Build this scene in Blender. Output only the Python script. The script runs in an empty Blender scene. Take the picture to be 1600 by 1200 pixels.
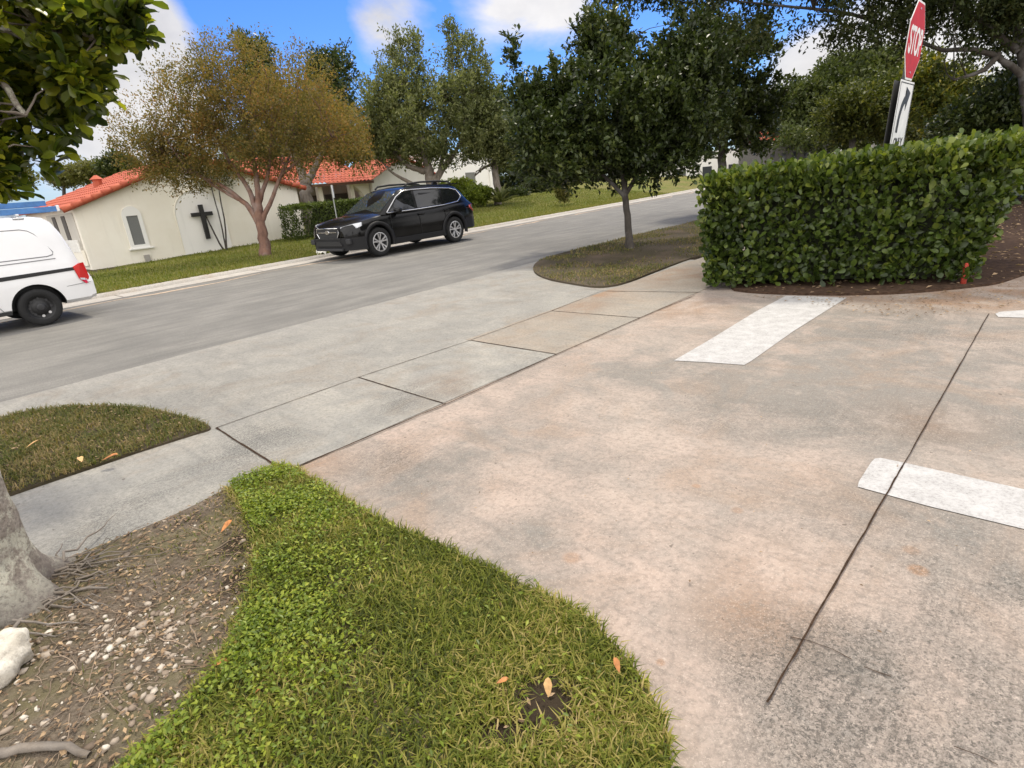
import bpy, bmesh, math, random
import numpy as np
from mathutils import Vector, Matrix
R = math.radians
rng = np.random.default_rng(7); random.seed(7)
S = bpy.context.scene; C = S.collection

# ---------------------------------------------------------------- camera
F, PITCH, ROLL, YAW, H = 889.47, 0.337715, -0.089538, 0.756642, 1.4589
_f = np.array([0, math.cos(PITCH), -math.sin(PITCH)]); _r = np.array([1., 0, 0]); _u = np.cross(_r, _f)
cr = math.cos(ROLL)*_r + math.sin(ROLL)*_u; cu = -math.sin(ROLL)*_r + math.cos(ROLL)*_u; cf = _f
EYE = np.array([0, 0, H])
cd = bpy.data.cameras.new('camera'); cam = bpy.data.objects.new('camera', cd); C.objects.link(cam)
cd.sensor_width = 36; cd.lens = 36*F/1600; cd.clip_end = 3000; cd.clip_start = .05
cam.matrix_world = Matrix(((cr[0], cu[0], -cf[0], 0), (cr[1], cu[1], -cf[1], 0), (cr[2], cu[2], -cf[2], H), (0, 0, 0, 1)))
S.camera = cam
S.view_settings.view_transform = 'Standard'; S.view_settings.look = 'None'
S.view_settings.exposure = 0.42; S.view_settings.gamma = 1
SUN_AZ, SUN_EL = 12, 60          # azimuth clockwise from the view direction (+Y)
SKY_STRENGTH, SUN_STRENGTH = 0.108, 2.4

# measured survey of the place: a line of sight of the photograph -> a point in the world
dT = np.array([math.sin(YAW), math.cos(YAW), 0]); dS = np.array([-math.cos(YAW), math.sin(YAW), 0])
def ray(u, v): return cf + cr*(u-800)/F + cu*(600-v)/F
def G(u, v, z=0.): D = ray(u, v); return EYE + D*((z-H)/D[2])
def P(u, v, depth): return EYE + ray(u, v)*depth
def onS(u, v, s): D = ray(u, v); return EYE + D*(s/(D@dS))
def TS(t, s, z=0.): return dT*t + dS*s + np.array([0, 0, z])
def dep(p): return (np.array(p)-EYE) @ cf

# ---------------------------------------------------------------- nodes
class NT:
    def __init__(s, nt): s.nt = nt; s.n = nt.nodes; s.l = nt.links
    def new(s, t, **kw):
        n = s.n.new(t)
        for k, v in kw.items(): setattr(n, k, v)
        return n
    def put(s, sock, v):
        if isinstance(v, bpy.types.NodeSocket): s.l.new(v, sock)
        elif isinstance(v, (tuple, list)) and sock.type == 'RGBA' and len(v) == 3: sock.default_value = (*v, 1)
        else: sock.default_value = v
    def coord(s): return s.new('ShaderNodeTexCoord').outputs['Object']
    def map(s, v, sc=(1, 1, 1), rot=(0, 0, 0)):
        n = s.new('ShaderNodeMapping'); s.put(n.inputs[0], v); n.inputs['Scale'].default_value = sc; n.inputs['Rotation'].default_value = rot; return n.outputs[0]
    def noise(s, v, sc, det=4, rough=.55, dist=0.):
        n = s.new('ShaderNodeTexNoise'); s.put(n.inputs['Vector'], v)
        n.inputs['Scale'].default_value = sc; n.inputs['Detail'].default_value = det; n.inputs['Roughness'].default_value = rough; n.inputs['Distortion'].default_value = dist
        return n.outputs[0]
    def vor(s, v, sc, feat='F1'):
        n = s.new('ShaderNodeTexVoronoi', feature=feat); s.put(n.inputs['Vector'], v); n.inputs['Scale'].default_value = sc; return n.outputs[0]
    def ramp(s, f, stops, interp='LINEAR'):
        n = s.new('ShaderNodeValToRGB'); s.put(n.inputs[0], f); cr_ = n.color_ramp; cr_.interpolation = interp
        while len(cr_.elements) < len(stops): cr_.elements.new(.5)
        for e, (p, c) in zip(cr_.elements, stops):
            e.position = p; e.color = (c, c, c, 1) if isinstance(c, (int, float)) else (*c, 1)
        return n.outputs[0]
    def mix(s, f, a, b, mode='MIX'):
        n = s.new('ShaderNodeMix', data_type='RGBA', blend_type=mode); s.put(n.inputs[0], f); s.put(n.inputs[6], a); s.put(n.inputs[7], b); return n.outputs[2]
    def math(s, op, a, b=0., c=0.):
        n = s.new('ShaderNodeMath', operation=op); s.put(n.inputs[0], a); s.put(n.inputs[1], b); s.put(n.inputs[2], c); return n.outputs[0]
    def spot(s, v, p, r0, r1):          # 1 near p fading to 0 at r1
        n = s.new('ShaderNodeVectorMath', operation='DISTANCE'); s.put(n.inputs[0], v); n.inputs[1].default_value = tuple(p)
        m = s.new('ShaderNodeMapRange'); m.interpolation_type = 'SMOOTHSTEP'; s.put(m.inputs[0], n.outputs['Value'])
        m.inputs[1].default_value = r0; m.inputs[2].default_value = r1; m.inputs[3].default_value = 1; m.inputs[4].default_value = 0; return m.outputs[0]
    def bump(s, h, st=.3, d=.01):
        n = s.new('ShaderNodeBump'); s.put(n.inputs['Height'], h); n.inputs['Strength'].default_value = st; n.inputs['Distance'].default_value = d; return n.outputs[0]

def newmat(name):
    m = bpy.data.materials.new(name); m.use_nodes = True; t = NT(m.node_tree); b = m.node_tree.nodes['Principled BSDF']; return m, t, b
def plain(name, col, rough=.6, metal=0., coat=0., var=.0, sc=8, spec=None):
    m, t, b = newmat(name)
    if var:
        n = t.noise(t.coord(), sc, 5, .6); c = t.mix(t.ramp(n, [(.3, 0.), (.7, 1.)]), tuple(x*(1-var) for x in col), tuple(min(1, x*(1+var)) for x in col))
        t.put(b.inputs['Base Color'], c); t.put(b.inputs['Normal'], t.bump(n, .1, .004))
    else: b.inputs['Base Color'].default_value = (*col, 1)
    b.inputs['Roughness'].default_value = rough; b.inputs['Metallic'].default_value = metal; b.inputs['Coat Weight'].default_value = coat
    if spec is not None: b.inputs['Specular IOR Level'].default_value = spec
    return m

# ---------------------------------------------------------------- world: sky with cumulus, and the sun behind thin cloud
w = bpy.data.worlds.new('World'); S.world = w; w.use_nodes = True
t = NT(w.node_tree); bg = w.node_tree.nodes['Background']
sky = t.new('ShaderNodeTexSky', sky_type='NISHITA'); sky.sun_disc = False
sky.sun_elevation = R(SUN_EL); sky.sun_rotation = R(SUN_AZ); sky.ozone_density = 3.0; sky.dust_density = .4; sky.air_density = 1.0
gen = t.new('ShaderNodeTexCoord').outputs['Generated']
flat = t.map(gen, (1, 1, 1.5))
n1 = t.noise(flat, 2.6, 7, .58, .25)
acc = t.math('MULTIPLY_ADD', n1, 2.1, -1.10)
back = t.new('ShaderNodeSeparateXYZ'); t.put(back.inputs[0], gen)
acc = t.math('ADD', acc, t.ramp(t.math('MULTIPLY_ADD', back.outputs['Y'], -.5, .5), [(.22, 0.), (.5, .8)]))
acc = t.math('ADD', acc, t.ramp(back.outputs['Z'], [(.52, 0.), (.72, .45)]))
acc = t.math('SUBTRACT', acc, .12)
for (u, v, r, a) in [(110, 160, .30, .48), (180, 70, .17, .34), (580, 25, .11, .62), (780, 20, .20, .50), (890, 35, .16, .50), (700, 110, .16, .2), (700, 70, .12, -.15), (1240, 118, .10, .62),
                     (1500, 120, .34, .6), (1420, 90, .2, .4), (300, 85, .14, .34), (250, 10, .10, .3), (330, 40, .16, -.5), (470, 60, .20, -.6), (840, 90, .10, -.28), (1010, 40, .13, -.4), (1180, 60, .20, -.5)]:
    q = ray(u, v); q = q/np.linalg.norm(q)
    acc = t.math('MULTIPLY_ADD', t.spot(gen, q, 0., r), a, acc)
mask = t.ramp(acc, [(.0, 0.), (.12, .25), (.34, .93), (1, 1.)])
shade = t.noise(flat, 4.5, 6, .6)
cloud = t.ramp(shade, [(.34, (5.0, 4.9, 4.95)), (.62, (7.0, 6.75, 6.5))])
hs = t.new('ShaderNodeHueSaturation'); hs.inputs['Saturation'].default_value = 1.25; t.put(hs.inputs['Color'], sky.outputs[0])
blue = t.mix(1., hs.outputs[0], (.60, .76, 1.12), 'MULTIPLY')
lit = t.math('MULTIPLY_ADD', t.ramp(t.math('MULTIPLY_ADD', back.outputs['Y'], -.5, .5), [(.34, 0.), (.62, 1.)]), 1.7, 1.)
lv = t.new('ShaderNodeVectorMath', operation='SCALE'); t.put(lv.inputs[0], cloud); t.put(lv.inputs['Scale'], lit)   # clouds opposite the sun are lit from the front
t.put(bg.inputs['Color'], t.mix(mask, blue, lv.outputs[0])); bg.inputs['Strength'].default_value = SKY_STRENGTH
sl = bpy.data.lights.new('sun', 'SUN'); sl.energy = SUN_STRENGTH; sl.angle = R(7); sl.color = (1, .92, .78)
so = bpy.data.objects.new('sun', sl); C.objects.link(so)
sv = Vector((math.sin(R(SUN_AZ))*math.cos(R(SUN_EL)), math.cos(R(SUN_AZ))*math.cos(R(SUN_EL)), math.sin(R(SUN_EL))))
so.rotation_euler = sv.to_track_quat('Z', 'Y').to_euler(); so.location = (0, 0, 30)

# ---------------------------------------------------------------- object helpers
def tag(o, label=None, cat=None, group=None, kind=None):
    if label: o['label'] = label
    if cat: o['category'] = cat
    if group: o['group'] = group
    if kind: o['kind'] = kind
    return o
def thing(name, label, cat, loc=(0, 0, 0), rz=0., group=None):
    o = bpy.data.objects.new(name, None); C.objects.link(o); o.empty_display_size = .2
    o.location = tuple(loc); o.rotation_euler = (0, 0, rz); return tag(o, label, cat, group)
def link(name, me, m=None, parent=None, smooth=False):
    o = bpy.data.objects.new(name, me); C.objects.link(o)
    if m is not None and not len(me.materials): me.materials.append(m)
    if parent is not None: o.parent = parent
    if smooth: me.polygons.foreach_set('use_smooth', np.ones(len(me.polygons), bool))
    return o
def npmesh(name, V, Fc, m=None, parent=None, smooth=False, tint=None, origin=None):
    """V (n,3) world positions unless parent given (then relative to the parent's location), Fc (k,3|4) or list of arrays"""
    V = np.asarray(V, float)
    if origin is not None: V = V - np.asarray(origin)
    fl = Fc if isinstance(Fc, list) else [Fc]
    idx = np.concatenate([np.asarray(f).ravel() for f in fl]).astype(np.int32)
    cnt = np.concatenate([np.full(len(f), np.asarray(f).shape[1]) for f in fl]).astype(np.int32)
    me = bpy.data.meshes.new(name); me.vertices.add(len(V)); me.vertices.foreach_set('co', V.ravel())
    me.loops.add(len(idx)); me.loops.foreach_set('vertex_index', idx)
    me.polygons.add(len(cnt)); me.polygons.foreach_set('loop_start', np.concatenate([[0], np.cumsum(cnt)[:-1]]).astype(np.int32))
    me.update(calc_edges=True)
    if tint is not None:
        a = me.attributes.new('tint', 'FLOAT', 'POINT'); a.data.foreach_set('value', np.asarray(tint, np.float32))
    o = link(name, me, m, parent, smooth)
    if origin is not None and parent is None: o.location = tuple(origin)
    return o
def bmo(name, bm, m, parent=None, smooth=False):
    me = bpy.data.meshes.new(name); bmesh.ops.recalc_face_normals(bm, faces=bm.faces[:]); bm.to_mesh(me); bm.free()
    return link(name, me, m, parent, smooth)
def smooth_angle(o, ang=35):
    me = o.data; me.polygons.foreach_set('use_smooth', np.ones(len(me.polygons), bool))
    bm = bmesh.new(); bm.from_mesh(me)
    for e in bm.edges:
        e.smooth = not (len(e.link_faces) == 2 and e.calc_face_angle(0) > R(ang))
    bm.to_mesh(me); bm.free()
def box(bm, c, s, rz=0., bev=0.):
    r = bmesh.ops.create_cube(bm, size=1); vs = r['verts']
    bmesh.ops.scale(bm, vec=s, verts=vs)
    if rz: bmesh.ops.rotate(bm, cent=(0, 0, 0), matrix=Matrix.Rotation(rz, 3, 'Z'), verts=vs)
    bmesh.ops.translate(bm, vec=tuple(c), verts=vs)
    if bev:
        es = list({e for v in vs for e in v.link_edges}); bmesh.ops.bevel(bm, geom=es, offset=bev, segments=2, affect='EDGES', profile=.7)
def cyl(bm, a, b, r0, r1=None, n=14, caps=True):
    a = Vector(a); b = Vector(b); d = b-a; r1 = r0 if r1 is None else r1
    mtx = Matrix.Translation((a+b)/2) @ d.to_track_quat('Z', 'Y').to_matrix().to_4x4()
    bmesh.ops.create_cone(bm, cap_ends=caps, segments=n, radius1=r0, radius2=r1, depth=d.length, matrix=mtx)
def prism(bm, pts, vec):
    """closed polygon pts (3d) pushed along vec"""
    a = [bm.verts.new(tuple(p)) for p in pts]; b = [bm.verts.new(tuple(np.asarray(p)+np.asarray(vec))) for p in pts]
    n = len(a); bm.faces.new(a); bm.faces.new(b[::-1])
    for i in range(n): bm.faces.new((a[i], b[i], b[(i+1) % n], a[(i+1) % n]))
def tubes(paths, nseg=7):
    """paths: list of (pts(k,3), radii(k)) -> V,F"""
    Vs, Fs, off = [], [], 0
    for pts, rad in paths:
        pts = np.asarray(pts, float); rad = np.asarray(rad, float); k = len(pts)
        tg = np.gradient(pts, axis=0); tg /= np.linalg.norm(tg, axis=1, keepdims=True)+1e-9
        ref = np.array([.31, .93, .17]) if abs(tg[:, 2]).mean() > .7 else np.array([0, 0, 1.])
        a = np.cross(tg, ref); a /= np.linalg.norm(a, axis=1, keepdims=True)+1e-9; b = np.cross(tg, a)
        an = np.arange(nseg)/nseg*2*np.pi
        ring = pts[:, None, :] + rad[:, None, None]*(np.cos(an)[None, :, None]*a[:, None, :] + np.sin(an)[None, :, None]*b[:, None, :])
        Vs.append(ring.reshape(-1, 3))
        i = np.arange(k-1)[:, None]*nseg; j = np.arange(nseg)[None, :]; j2 = (j+1) % nseg
        Fs.append(np.stack([i+j, i+j2, i+nseg+j2, i+nseg+j], -1).reshape(-1, 4)+off); off += k*nseg
    return np.concatenate(Vs), np.concatenate(Fs)
def curve(a, b, sag=0., k=7, wob=.0, bend=None):
    a = np.asarray(a, float); b = np.asarray(b, float); tt = np.linspace(0, 1, k)[:, None]
    mid = (a+b)/2 + np.array([0, 0, sag]) + (0 if bend is None else np.asarray(bend))
    p = (1-tt)**2*a + 2*tt*(1-tt)*mid + tt**2*b
    if wob: p[1:-1] += rng.normal(0, wob, (k-2, 3))
    return p
def poly_sheet(name, pts, z, m, kind='structure', sub=0):
    bm = bmesh.new(); vs = [bm.verts.new((p[0], p[1], z)) for p in pts]; f = bm.faces.new(vs); f.normal_update()
    if f.normal.z < 0: f.normal_flip()
    bmesh.ops.triangulate(bm, faces=bm.faces[:])
    me = bpy.data.meshes.new(name); bm.to_mesh(me); bm.free(); o = link(name, me, m)
    if kind: o['kind'] = kind
    return o
def inpoly(pt, poly):
    x, y = pt[:, 0], pt[:, 1]; ins = np.zeros(len(pt), bool); n = len(poly); j = n-1
    for i in range(n):
        xi, yi = poly[i][:2]; xj, yj = poly[j][:2]
        c = ((yi > y) != (yj > y)) & (x < (xj-xi)*(y-yi)/(yj-yi+1e-12)+xi); ins ^= c; j = i
    return ins
def edge_dist(pt, poly):
    d = np.full(len(pt), 1e9); n = len(poly)
    for i in range(n):
        a = np.array(poly[i][:2]); b = np.array(poly[(i+1) % n][:2]); ab = b-a
        tt = np.clip(((pt-a) @ ab)/(ab @ ab+1e-12), 0, 1); d = np.minimum(d, np.linalg.norm(pt-(a+tt[:, None]*ab), axis=1))
    return d
def sample(poly, n):
    poly = np.array([p[:2] for p in poly]); lo, hi = poly.min(0), poly.max(0); out = []
    tot = 0
    while tot < n:
        q = rng.uniform(lo, hi, (n*2, 2)); q = q[inpoly(q, poly)]; out.append(q); tot += len(q)
    return np.concatenate(out)[:n]
def vnoise(p, sc, seed=0):
    """cheap smooth 3d value noise in 0..1"""
    p = np.asarray(p, float)*sc + seed*17.3; i = np.floor(p).astype(int); f = p-i; f = f*f*(3-2*f); r = 0
    for dx in (0, 1):
        for dy in (0, 1):
            for dz in (0, 1):
                h = np.sin((i[:, 0]+dx)*127.1+(i[:, 1]+dy)*311.7+(i[:, 2]+dz)*74.7)*43758.5453; h -= np.floor(h)
                r = r + h*(f[:, 0] if dx else 1-f[:, 0])*(f[:, 1] if dy else 1-f[:, 1])*(f[:, 2] if dz else 1-f[:, 2])
    return r
def unit(a): return a/(np.linalg.norm(a, axis=-1, keepdims=True)+1e-9)

# leaves: every leaf is a folded blade of its own
def leaf_mesh(pos, axis, nrm, L, W, rich=False):
    n = len(pos); axis = unit(axis); side = unit(np.cross(axis, nrm)); nrm = np.cross(side, axis)
    L = np.broadcast_to(L, n)[:, None]; W = np.broadcast_to(W, n)[:, None]
    if rich:
        prof = [(0, 0, 0), (.3, .30, .05), (.68, .5, .09), (.93, .3, .05), (1., 0, -.02)]
        vs = [pos]
        for a, wd, up in prof[1:4]:
            vs += [pos+axis*L*a-side*W*wd+nrm*L*up, pos+axis*L*a+nrm*L*(up-.08), pos+axis*L*a+side*W*wd+nrm*L*up]
        vs.append(pos+axis*L+nrm*L*(-.05))
        V = np.stack(vs, 1).reshape(-1, 3); b = (np.arange(n)*11)[:, None]
        q = np.array([[1, 2, 5, 4], [2, 3, 6, 5], [4, 5, 8, 7], [5, 6, 9, 8]]); tr = np.array([[0, 2, 1], [0, 3, 2], [7, 8, 10], [8, 9, 10]])
        return V, [(b[:, :, None]+q[None]).reshape(-1, 4), (b[:, :, None]+tr[None]).reshape(-1, 3)], 11
    V = np.stack([pos, pos+axis*L*.5-side*W*.5+nrm*L*.1, pos+axis*L, pos+axis*L*.5+side*W*.5+nrm*L*.1], 1).reshape(-1, 3)
    b = (np.arange(n)*4)[:, None]
    return V, [np.concatenate([b+np.array([[0, 3, 2]]), b+np.array([[0, 2, 1]])])], 4

def leafmat(name, cols, trans=.3, rough=.45, spec=.4, hue=1.):
    m, t, b = newmat(name)
    at = t.new('ShaderNodeAttribute', attribute_name='tint').outputs['Fac']
    rnd = t.new('ShaderNodeNewGeometry').outputs['Random Per Island']
    f = t.math('ADD', t.math('MULTIPLY', rnd, .55), t.math('MULTIPLY', at, .45))
    k = len(cols); c = t.ramp(f, [(.12+.76*i/(k-1), cols[i]) for i in range(k)])
    t.put(b.inputs['Base Color'], c); b.inputs['Roughness'].default_value = rough; b.inputs['Specular IOR Level'].default_value = spec
    tr = t.new('ShaderNodeBsdfTranslucent'); t.put(tr.inputs[0], t.mix(1., c, (1.5, 1.6, .7), 'MULTIPLY'))
    mx = t.new('ShaderNodeMixShader'); mx.inputs[0].default_value = trans
    t.l.new(b.outputs[0], mx.inputs[1]); t.l.new(tr.outputs[0], mx.inputs[2])
    t.l.new(mx.outputs[0], t.n['Material Output'].inputs[0]); return m
def barkmat(name, c0, c1, sc=6, st=.6):
    m, t, b = newmat(name); v = t.map(t.coord(), (1, 1, .3)); n = t.noise(v, sc, 8, .65); n2 = t.noise(t.coord(), sc*.35, 4, .6)
    c = t.mix(t.ramp(n, [(.35, 0.), (.65, 1.)]), c0, c1); c = t.mix(t.math('MULTIPLY', t.ramp(n2, [(.5, 0.), (.65, 1.)]), .5), c, tuple(x*.6+.12 for x in c1))
    t.put(b.inputs['Base Color'], c); b.inputs['Roughness'].default_value = .85; t.put(b.inputs['Normal'], t.bump(n, st, .03)); return m

def clusters(blobs, n, gap=.32, gsc=.9, shell=.45, seed=1):
    vol = np.array([b[1][0]*b[1][1]*b[1][2]*(b[2] if len(b) > 2 else 1) for b in blobs])**.75; vol /= vol.sum(); out = []; nor = []
    for b, k in zip(blobs, rng.multinomial(n, vol)):
        d = unit(rng.normal(size=(k, 3))); rr = rng.uniform(0, 1, (k, 1))**shell
        out.append(np.asarray(b[0])+d*rr*np.asarray(b[1])); nor.append(d)
    c = np.concatenate(out); d = np.concatenate(nor)
    keep = vnoise(c, gsc, seed) > gap
    return c[keep], d[keep]
DEN, LSC, CLP = 1.5, 1.28, 1.45
def crown(parent, base, blobs, n, per, L, W, mat_, slen=.5, spread=.12, up=.45, out=.5, gap=.32, gsc=.9, shell=.45, rich=False, seed=1, droop=0., name='crown'):
    n = int(n*DEN); L = L*LSC; W = W*LSC*1.1; per = int(per*CLP); slen *= .85; spread *= .75
    c, d = clusters(blobs, n, gap, gsc, shell, seed); k = len(c)
    sh = unit(d*out + rng.normal(0, .45, (k, 3)) + np.array([0, 0, up-droop]))
    tt = rng.uniform(0, 1, (k, per, 1)); sl = slen*rng.uniform(.5, 1.3, (k, 1, 1))
    pos = c[:, None]+sh[:, None]*tt*sl + rng.normal(0, spread, (k, per, 3))
    ax = sh[:, None]*.7 + rng.normal(0, .6, (k, per, 3)); nr = rng.normal(0, .6, (k, per, 3))+np.array([0, 0, 1.])
    tn = np.repeat(np.clip(vnoise(c, 1.1, seed+3)*.7+rng.uniform(0, .3, k), 0, 1), per)
    pos = pos.reshape(-1, 3); ax = ax.reshape(-1, 3); nr = nr.reshape(-1, 3)
    Ls = L*rng.uniform(.65, 1.25, len(pos)); V, Fc, kv = leaf_mesh(pos, ax, nr, Ls, Ls*W/L, rich)
    o = npmesh(name, V-np.asarray(base), Fc, mat_, parent, tint=np.repeat(tn, kv)); return c
def branches(parent, base, forks, tips, nb, r0, mat_, name='limbs', k=8, wob=.05, sag=.2):
    ps = []
    idx = rng.choice(len(tips), min(nb, len(tips)), replace=False)
    for i in idx:
        a = np.asarray(forks[int(np.argmin([np.linalg.norm(np.asarray(q)-tips[i])*rng.uniform(.6, 1.4) for q in forks]))])
        p = curve(a, tips[i], sag*np.linalg.norm(tips[i]-a)*rng.uniform(-.3, 1), k, wob); ps.append((p-base, np.linspace(r0, r0*.15, k)))
    V, Fc = tubes(ps, 6); return npmesh(name, V, Fc, mat_, parent, True)
def trunkm(parent, base, paths, mat_, name='trunk', nseg=10):
    V, Fc = tubes([(np.asarray(p)-base, r) for p, r in paths], nseg); return npmesh(name, V, Fc, mat_, parent, True)
def px(u, v, depth, ru, rv, ry, wgt=1.): return (P(u, v, depth), (ru*depth/F, ry, rv*depth/F), wgt)

# ---------------------------------------------------------------- ground materials
ROT = -math.atan2(dT[1], dT[0])
def concrete(name, base, pink, grey, stains=(), pinkspots=(), rust=(), speck=.55, stroke=.10, tone=.6, greys=()):
    m, t, b = newmat(name); v = t.coord(); rv = t.map(v, rot=(0, 0, ROT))
    big = t.noise(v, .6, 6, .62, .4); mid = t.noise(v, 2.1, 8, .68, .5); fine = t.noise(v, 38, 7, .75); grit = t.noise(v, 130, 5, .8)
    brush = t.noise(t.map(rv, (1.6, 38, 1)), 1.5, 7, .72, .2); cross = t.noise(t.map(rv, (9, 1.3, 1)), 1.3, 7, .7, .6)
    c = t.mix(t.ramp(big, [(.36, 0.), (.64, 1.)]), base, pink)
    for p, r, a in pinkspots: c = t.mix(t.math('MULTIPLY', t.spot(v, p, 0., r), a), c, pink)
    gm = t.math('MULTIPLY', t.ramp(mid, [(.40, 0.), (.60, 1.)]), tone)
    for p, r, a in greys: gm = t.math('MULTIPLY_ADD', t.math('MULTIPLY', t.spot(v, p, 0., r), t.ramp(mid, [(.25, .3), (.6, 1.)])), a, gm)
    c = t.mix(t.math('MINIMUM', gm, 1.), c, grey)
    c = t.mix(t.math('MULTIPLY', t.ramp(t.noise(v, 1.3, 7, .66, 1.2), [(.50, 0.), (.66, 1.)]), .55), c, tuple(x*y for x, y in zip(base, (.80, .68, .58))))
    c = t.mix(t.math('MULTIPLY', t.ramp(cross, [(.50, 0.), (.70, 1.)]), .45), c, tuple(x*.78 for x in grey))
    c = t.mix(t.math('MULTIPLY', t.ramp(t.noise(v, 5.5, 8, .7, .3), [(.55, 0.), (.72, 1.)]), .4), c, tuple(min(.8, x*1.22) for x in base))
    for p, r, a, wob in rust:
        d = t.spot(v, p, r*.45, r) if not wob else t.math('MULTIPLY', t.spot(v, p, 0., r), t.ramp(mid, [(.38, 0.), (.60, 1.)]))
        c = t.mix(t.math('MULTIPLY', d, a), c, (.30, .155, .07))
    st = t.math('MULTIPLY', t.ramp(t.noise(v, 1.0, 6, .65, .8), [(.46, 0.), (.70, 1.)]), .5)
    for p, r, a in stains: st = t.math('MULTIPLY_ADD', t.math('MULTIPLY', t.spot(v, p, 0., r), t.ramp(mid, [(.30, .25), (.60, 1.)])), a, st)
    mild = t.ramp(t.noise(v, 85, 9, .88, .5), [(.48, 0.), (.55, 1.)]); mild2 = t.ramp(brush, [(.47, 0.), (.60, 1.)])
    spk = t.math('MULTIPLY', st, t.math('MULTIPLY_ADD', mild, .95, t.math('MULTIPLY', mild2, .22)))
    c = t.mix(t.math('MINIMUM', t.math('MULTIPLY', spk, speck*1.7), .88), c, tuple(x*.24 for x in grey))
    c = t.mix(t.math('MULTIPLY', t.ramp(brush, [(.35, 0.), (.75, 1.)]), stroke), c, tuple(x*.60 for x in grey))
    c = t.mix(t.math('MULTIPLY', t.ramp(fine, [(.36, 1.), (.54, 0.)]), .58), c, tuple(x*.45 for x in base))
    c = t.mix(t.math('MULTIPLY', t.ramp(grit, [(.55, 0.), (.68, 1.)]), .6), c, tuple(min(.85, x*1.55) for x in base))
    c = t.mix(t.math('MULTIPLY', t.ramp(t.noise(v, 210, 4, .85), [(.60, 0.), (.68, 1.)]), .55), c, tuple(x*.35 for x in base))
    pits = t.ramp(t.noise(v, 19, 3, .6), [(.69, 0.), (.72, 1.)]); c = t.mix(t.math('MULTIPLY', pits, .6), c, (.075, .06, .05))
    t.put(b.inputs['Base Color'], c); b.inputs['Roughness'].default_value = .85; b.inputs['Specular IOR Level'].default_value = .2
    hh = t.math('ADD', t.math('MULTIPLY', fine, .5), t.math('ADD', t.math('MULTIPLY', brush, .5), t.math('MULTIPLY', grit, .4)))
    t.put(b.inputs['Normal'], t.bump(hh, .5, .007)); return m
g = lambda u, v: tuple(G(u, v))
RUST = []
M_drive = concrete('driveway_concrete', (.375, .318, .27), (.425, .333, .276), (.222, .205, .182),
    stains=[(g(1500, 900), .75, .8), (g(1300, 1080), .55, .9), (g(1480, 1150), .8, .9), (g(700, 740), .6, .35), (g(1380, 640), 1.1, .35), (g(1450, 520), 1.6, .4), (g(600, 720), .5, .4), (g(850, 860), .3, .3)],
    pinkspots=[(g(1080, 960), 1.0, .8), (g(1250, 740), .9, .6), (g(780, 640), .9, .4)],
    rust=[(g(1435, 889), .045, .65, 0), (g(1424, 858), .04, .35, 0), (g(1088, 758), .03, .4, 0), (g(1152, 796), .035, .35, 0), (g(893, 870), .05, .4, 0), (g(1032, 1033), .02, .5, 0), (g(1360, 712), .03, .0, 0), (g(1440, 655), .5, .35, 1), (g(1590, 455), 1.5, .75, 1), (g(1400, 462), 1.2, .6, 1), (g(1060, 480), .9, .5, 1), (g(500, 725), .35, .5, 1), (g(1210, 880), .35, .35, 1), (g(1180, 960), .4, .4, 1)],
    greys=[(g(1400, 600), 1.7, .95), (g(1230, 600), 1.1, .8), (g(1250, 500), 1.4, .7), (g(1000, 560), 1.0, .5), (g(1450, 480), 1.8, .7), (g(760, 700), .7, .4), (g(640, 760), .5, .5), (g(820, 860), .35, .6), (g(1480, 850), .7, .5), (g(1330, 1060), .5, .5), (g(1000, 600), .8, .4)])
M_apron = concrete('apron_concrete', (.305, .292, .262), (.335, .315, .278), (.222, .217, .202), stains=[(g(560, 660), .5, .3), (g(330, 620), .8, .5)], speck=.45, stroke=.12)
M_walk = concrete('sidewalk_concrete', (.325, .312, .28), (.365, .34, .295), (.218, .216, .203), stains=[(g(400, 690), .55, .9), (g(640, 620), .6, .35), (g(240, 790), .7, .4), (g(160, 830), .5, .5)], rust=[(g(700, 600), .5, .3, 1)], speck=.7, stroke=.12)
M_walk2 = concrete('stained_sidewalk_concrete', (.32, .285, .238), (.33, .275, .22), (.25, .238, .212), stains=[(g(900, 480), .8, .3)], rust=[(g(940, 458), .5, .9, 1), (g(900, 480), .7, .6, 1), (g(1060, 430), 1.2, .6, 1)], speck=.4, stroke=.12)
M_gutter = concrete('gutter_concrete', (.46, .43, .385), (.46, .42, .375), (.36, .34, .31), speck=.35)
def asphalt():
    m, t, b = newmat('asphalt'); v = t.coord(); rot = -(math.pi/2-YAW)
    n = t.noise(v, 1.2, 5, .6); f = t.noise(v, 90, 5, .75); al = t.noise(t.map(t.map(v, rot=(0, 0, ROT)), (.22, 1.9, 1)), 1.9, 8, .72)
    c = t.mix(t.ramp(n, [(.35, 0.), (.65, 1.)]), (.185, .178, .162), (.25, .238, .215)); c = t.mix(t.math('MULTIPLY', t.ramp(al, [(.42, 0.), (.6, 1.)]), .6), c, (.135, .13, .12))
    c = t.mix(t.math('MULTIPLY', t.ramp(f, [(.4, 1.), (.56, 0.)]), .55), c, (.09, .087, .082)); c = t.mix(t.math('MULTIPLY', t.ramp(f, [(.62, 0.), (.7, 1.)]), .5), c, (.46, .44, .42))
    t.put(b.inputs['Base Color'], c); b.inputs['Roughness'].default_value = .85; b.inputs['Specular IOR Level'].default_value = .2; t.put(b.inputs['Normal'], t.bump(f, .4, .006)); return m
M_asphalt = asphalt()
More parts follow.
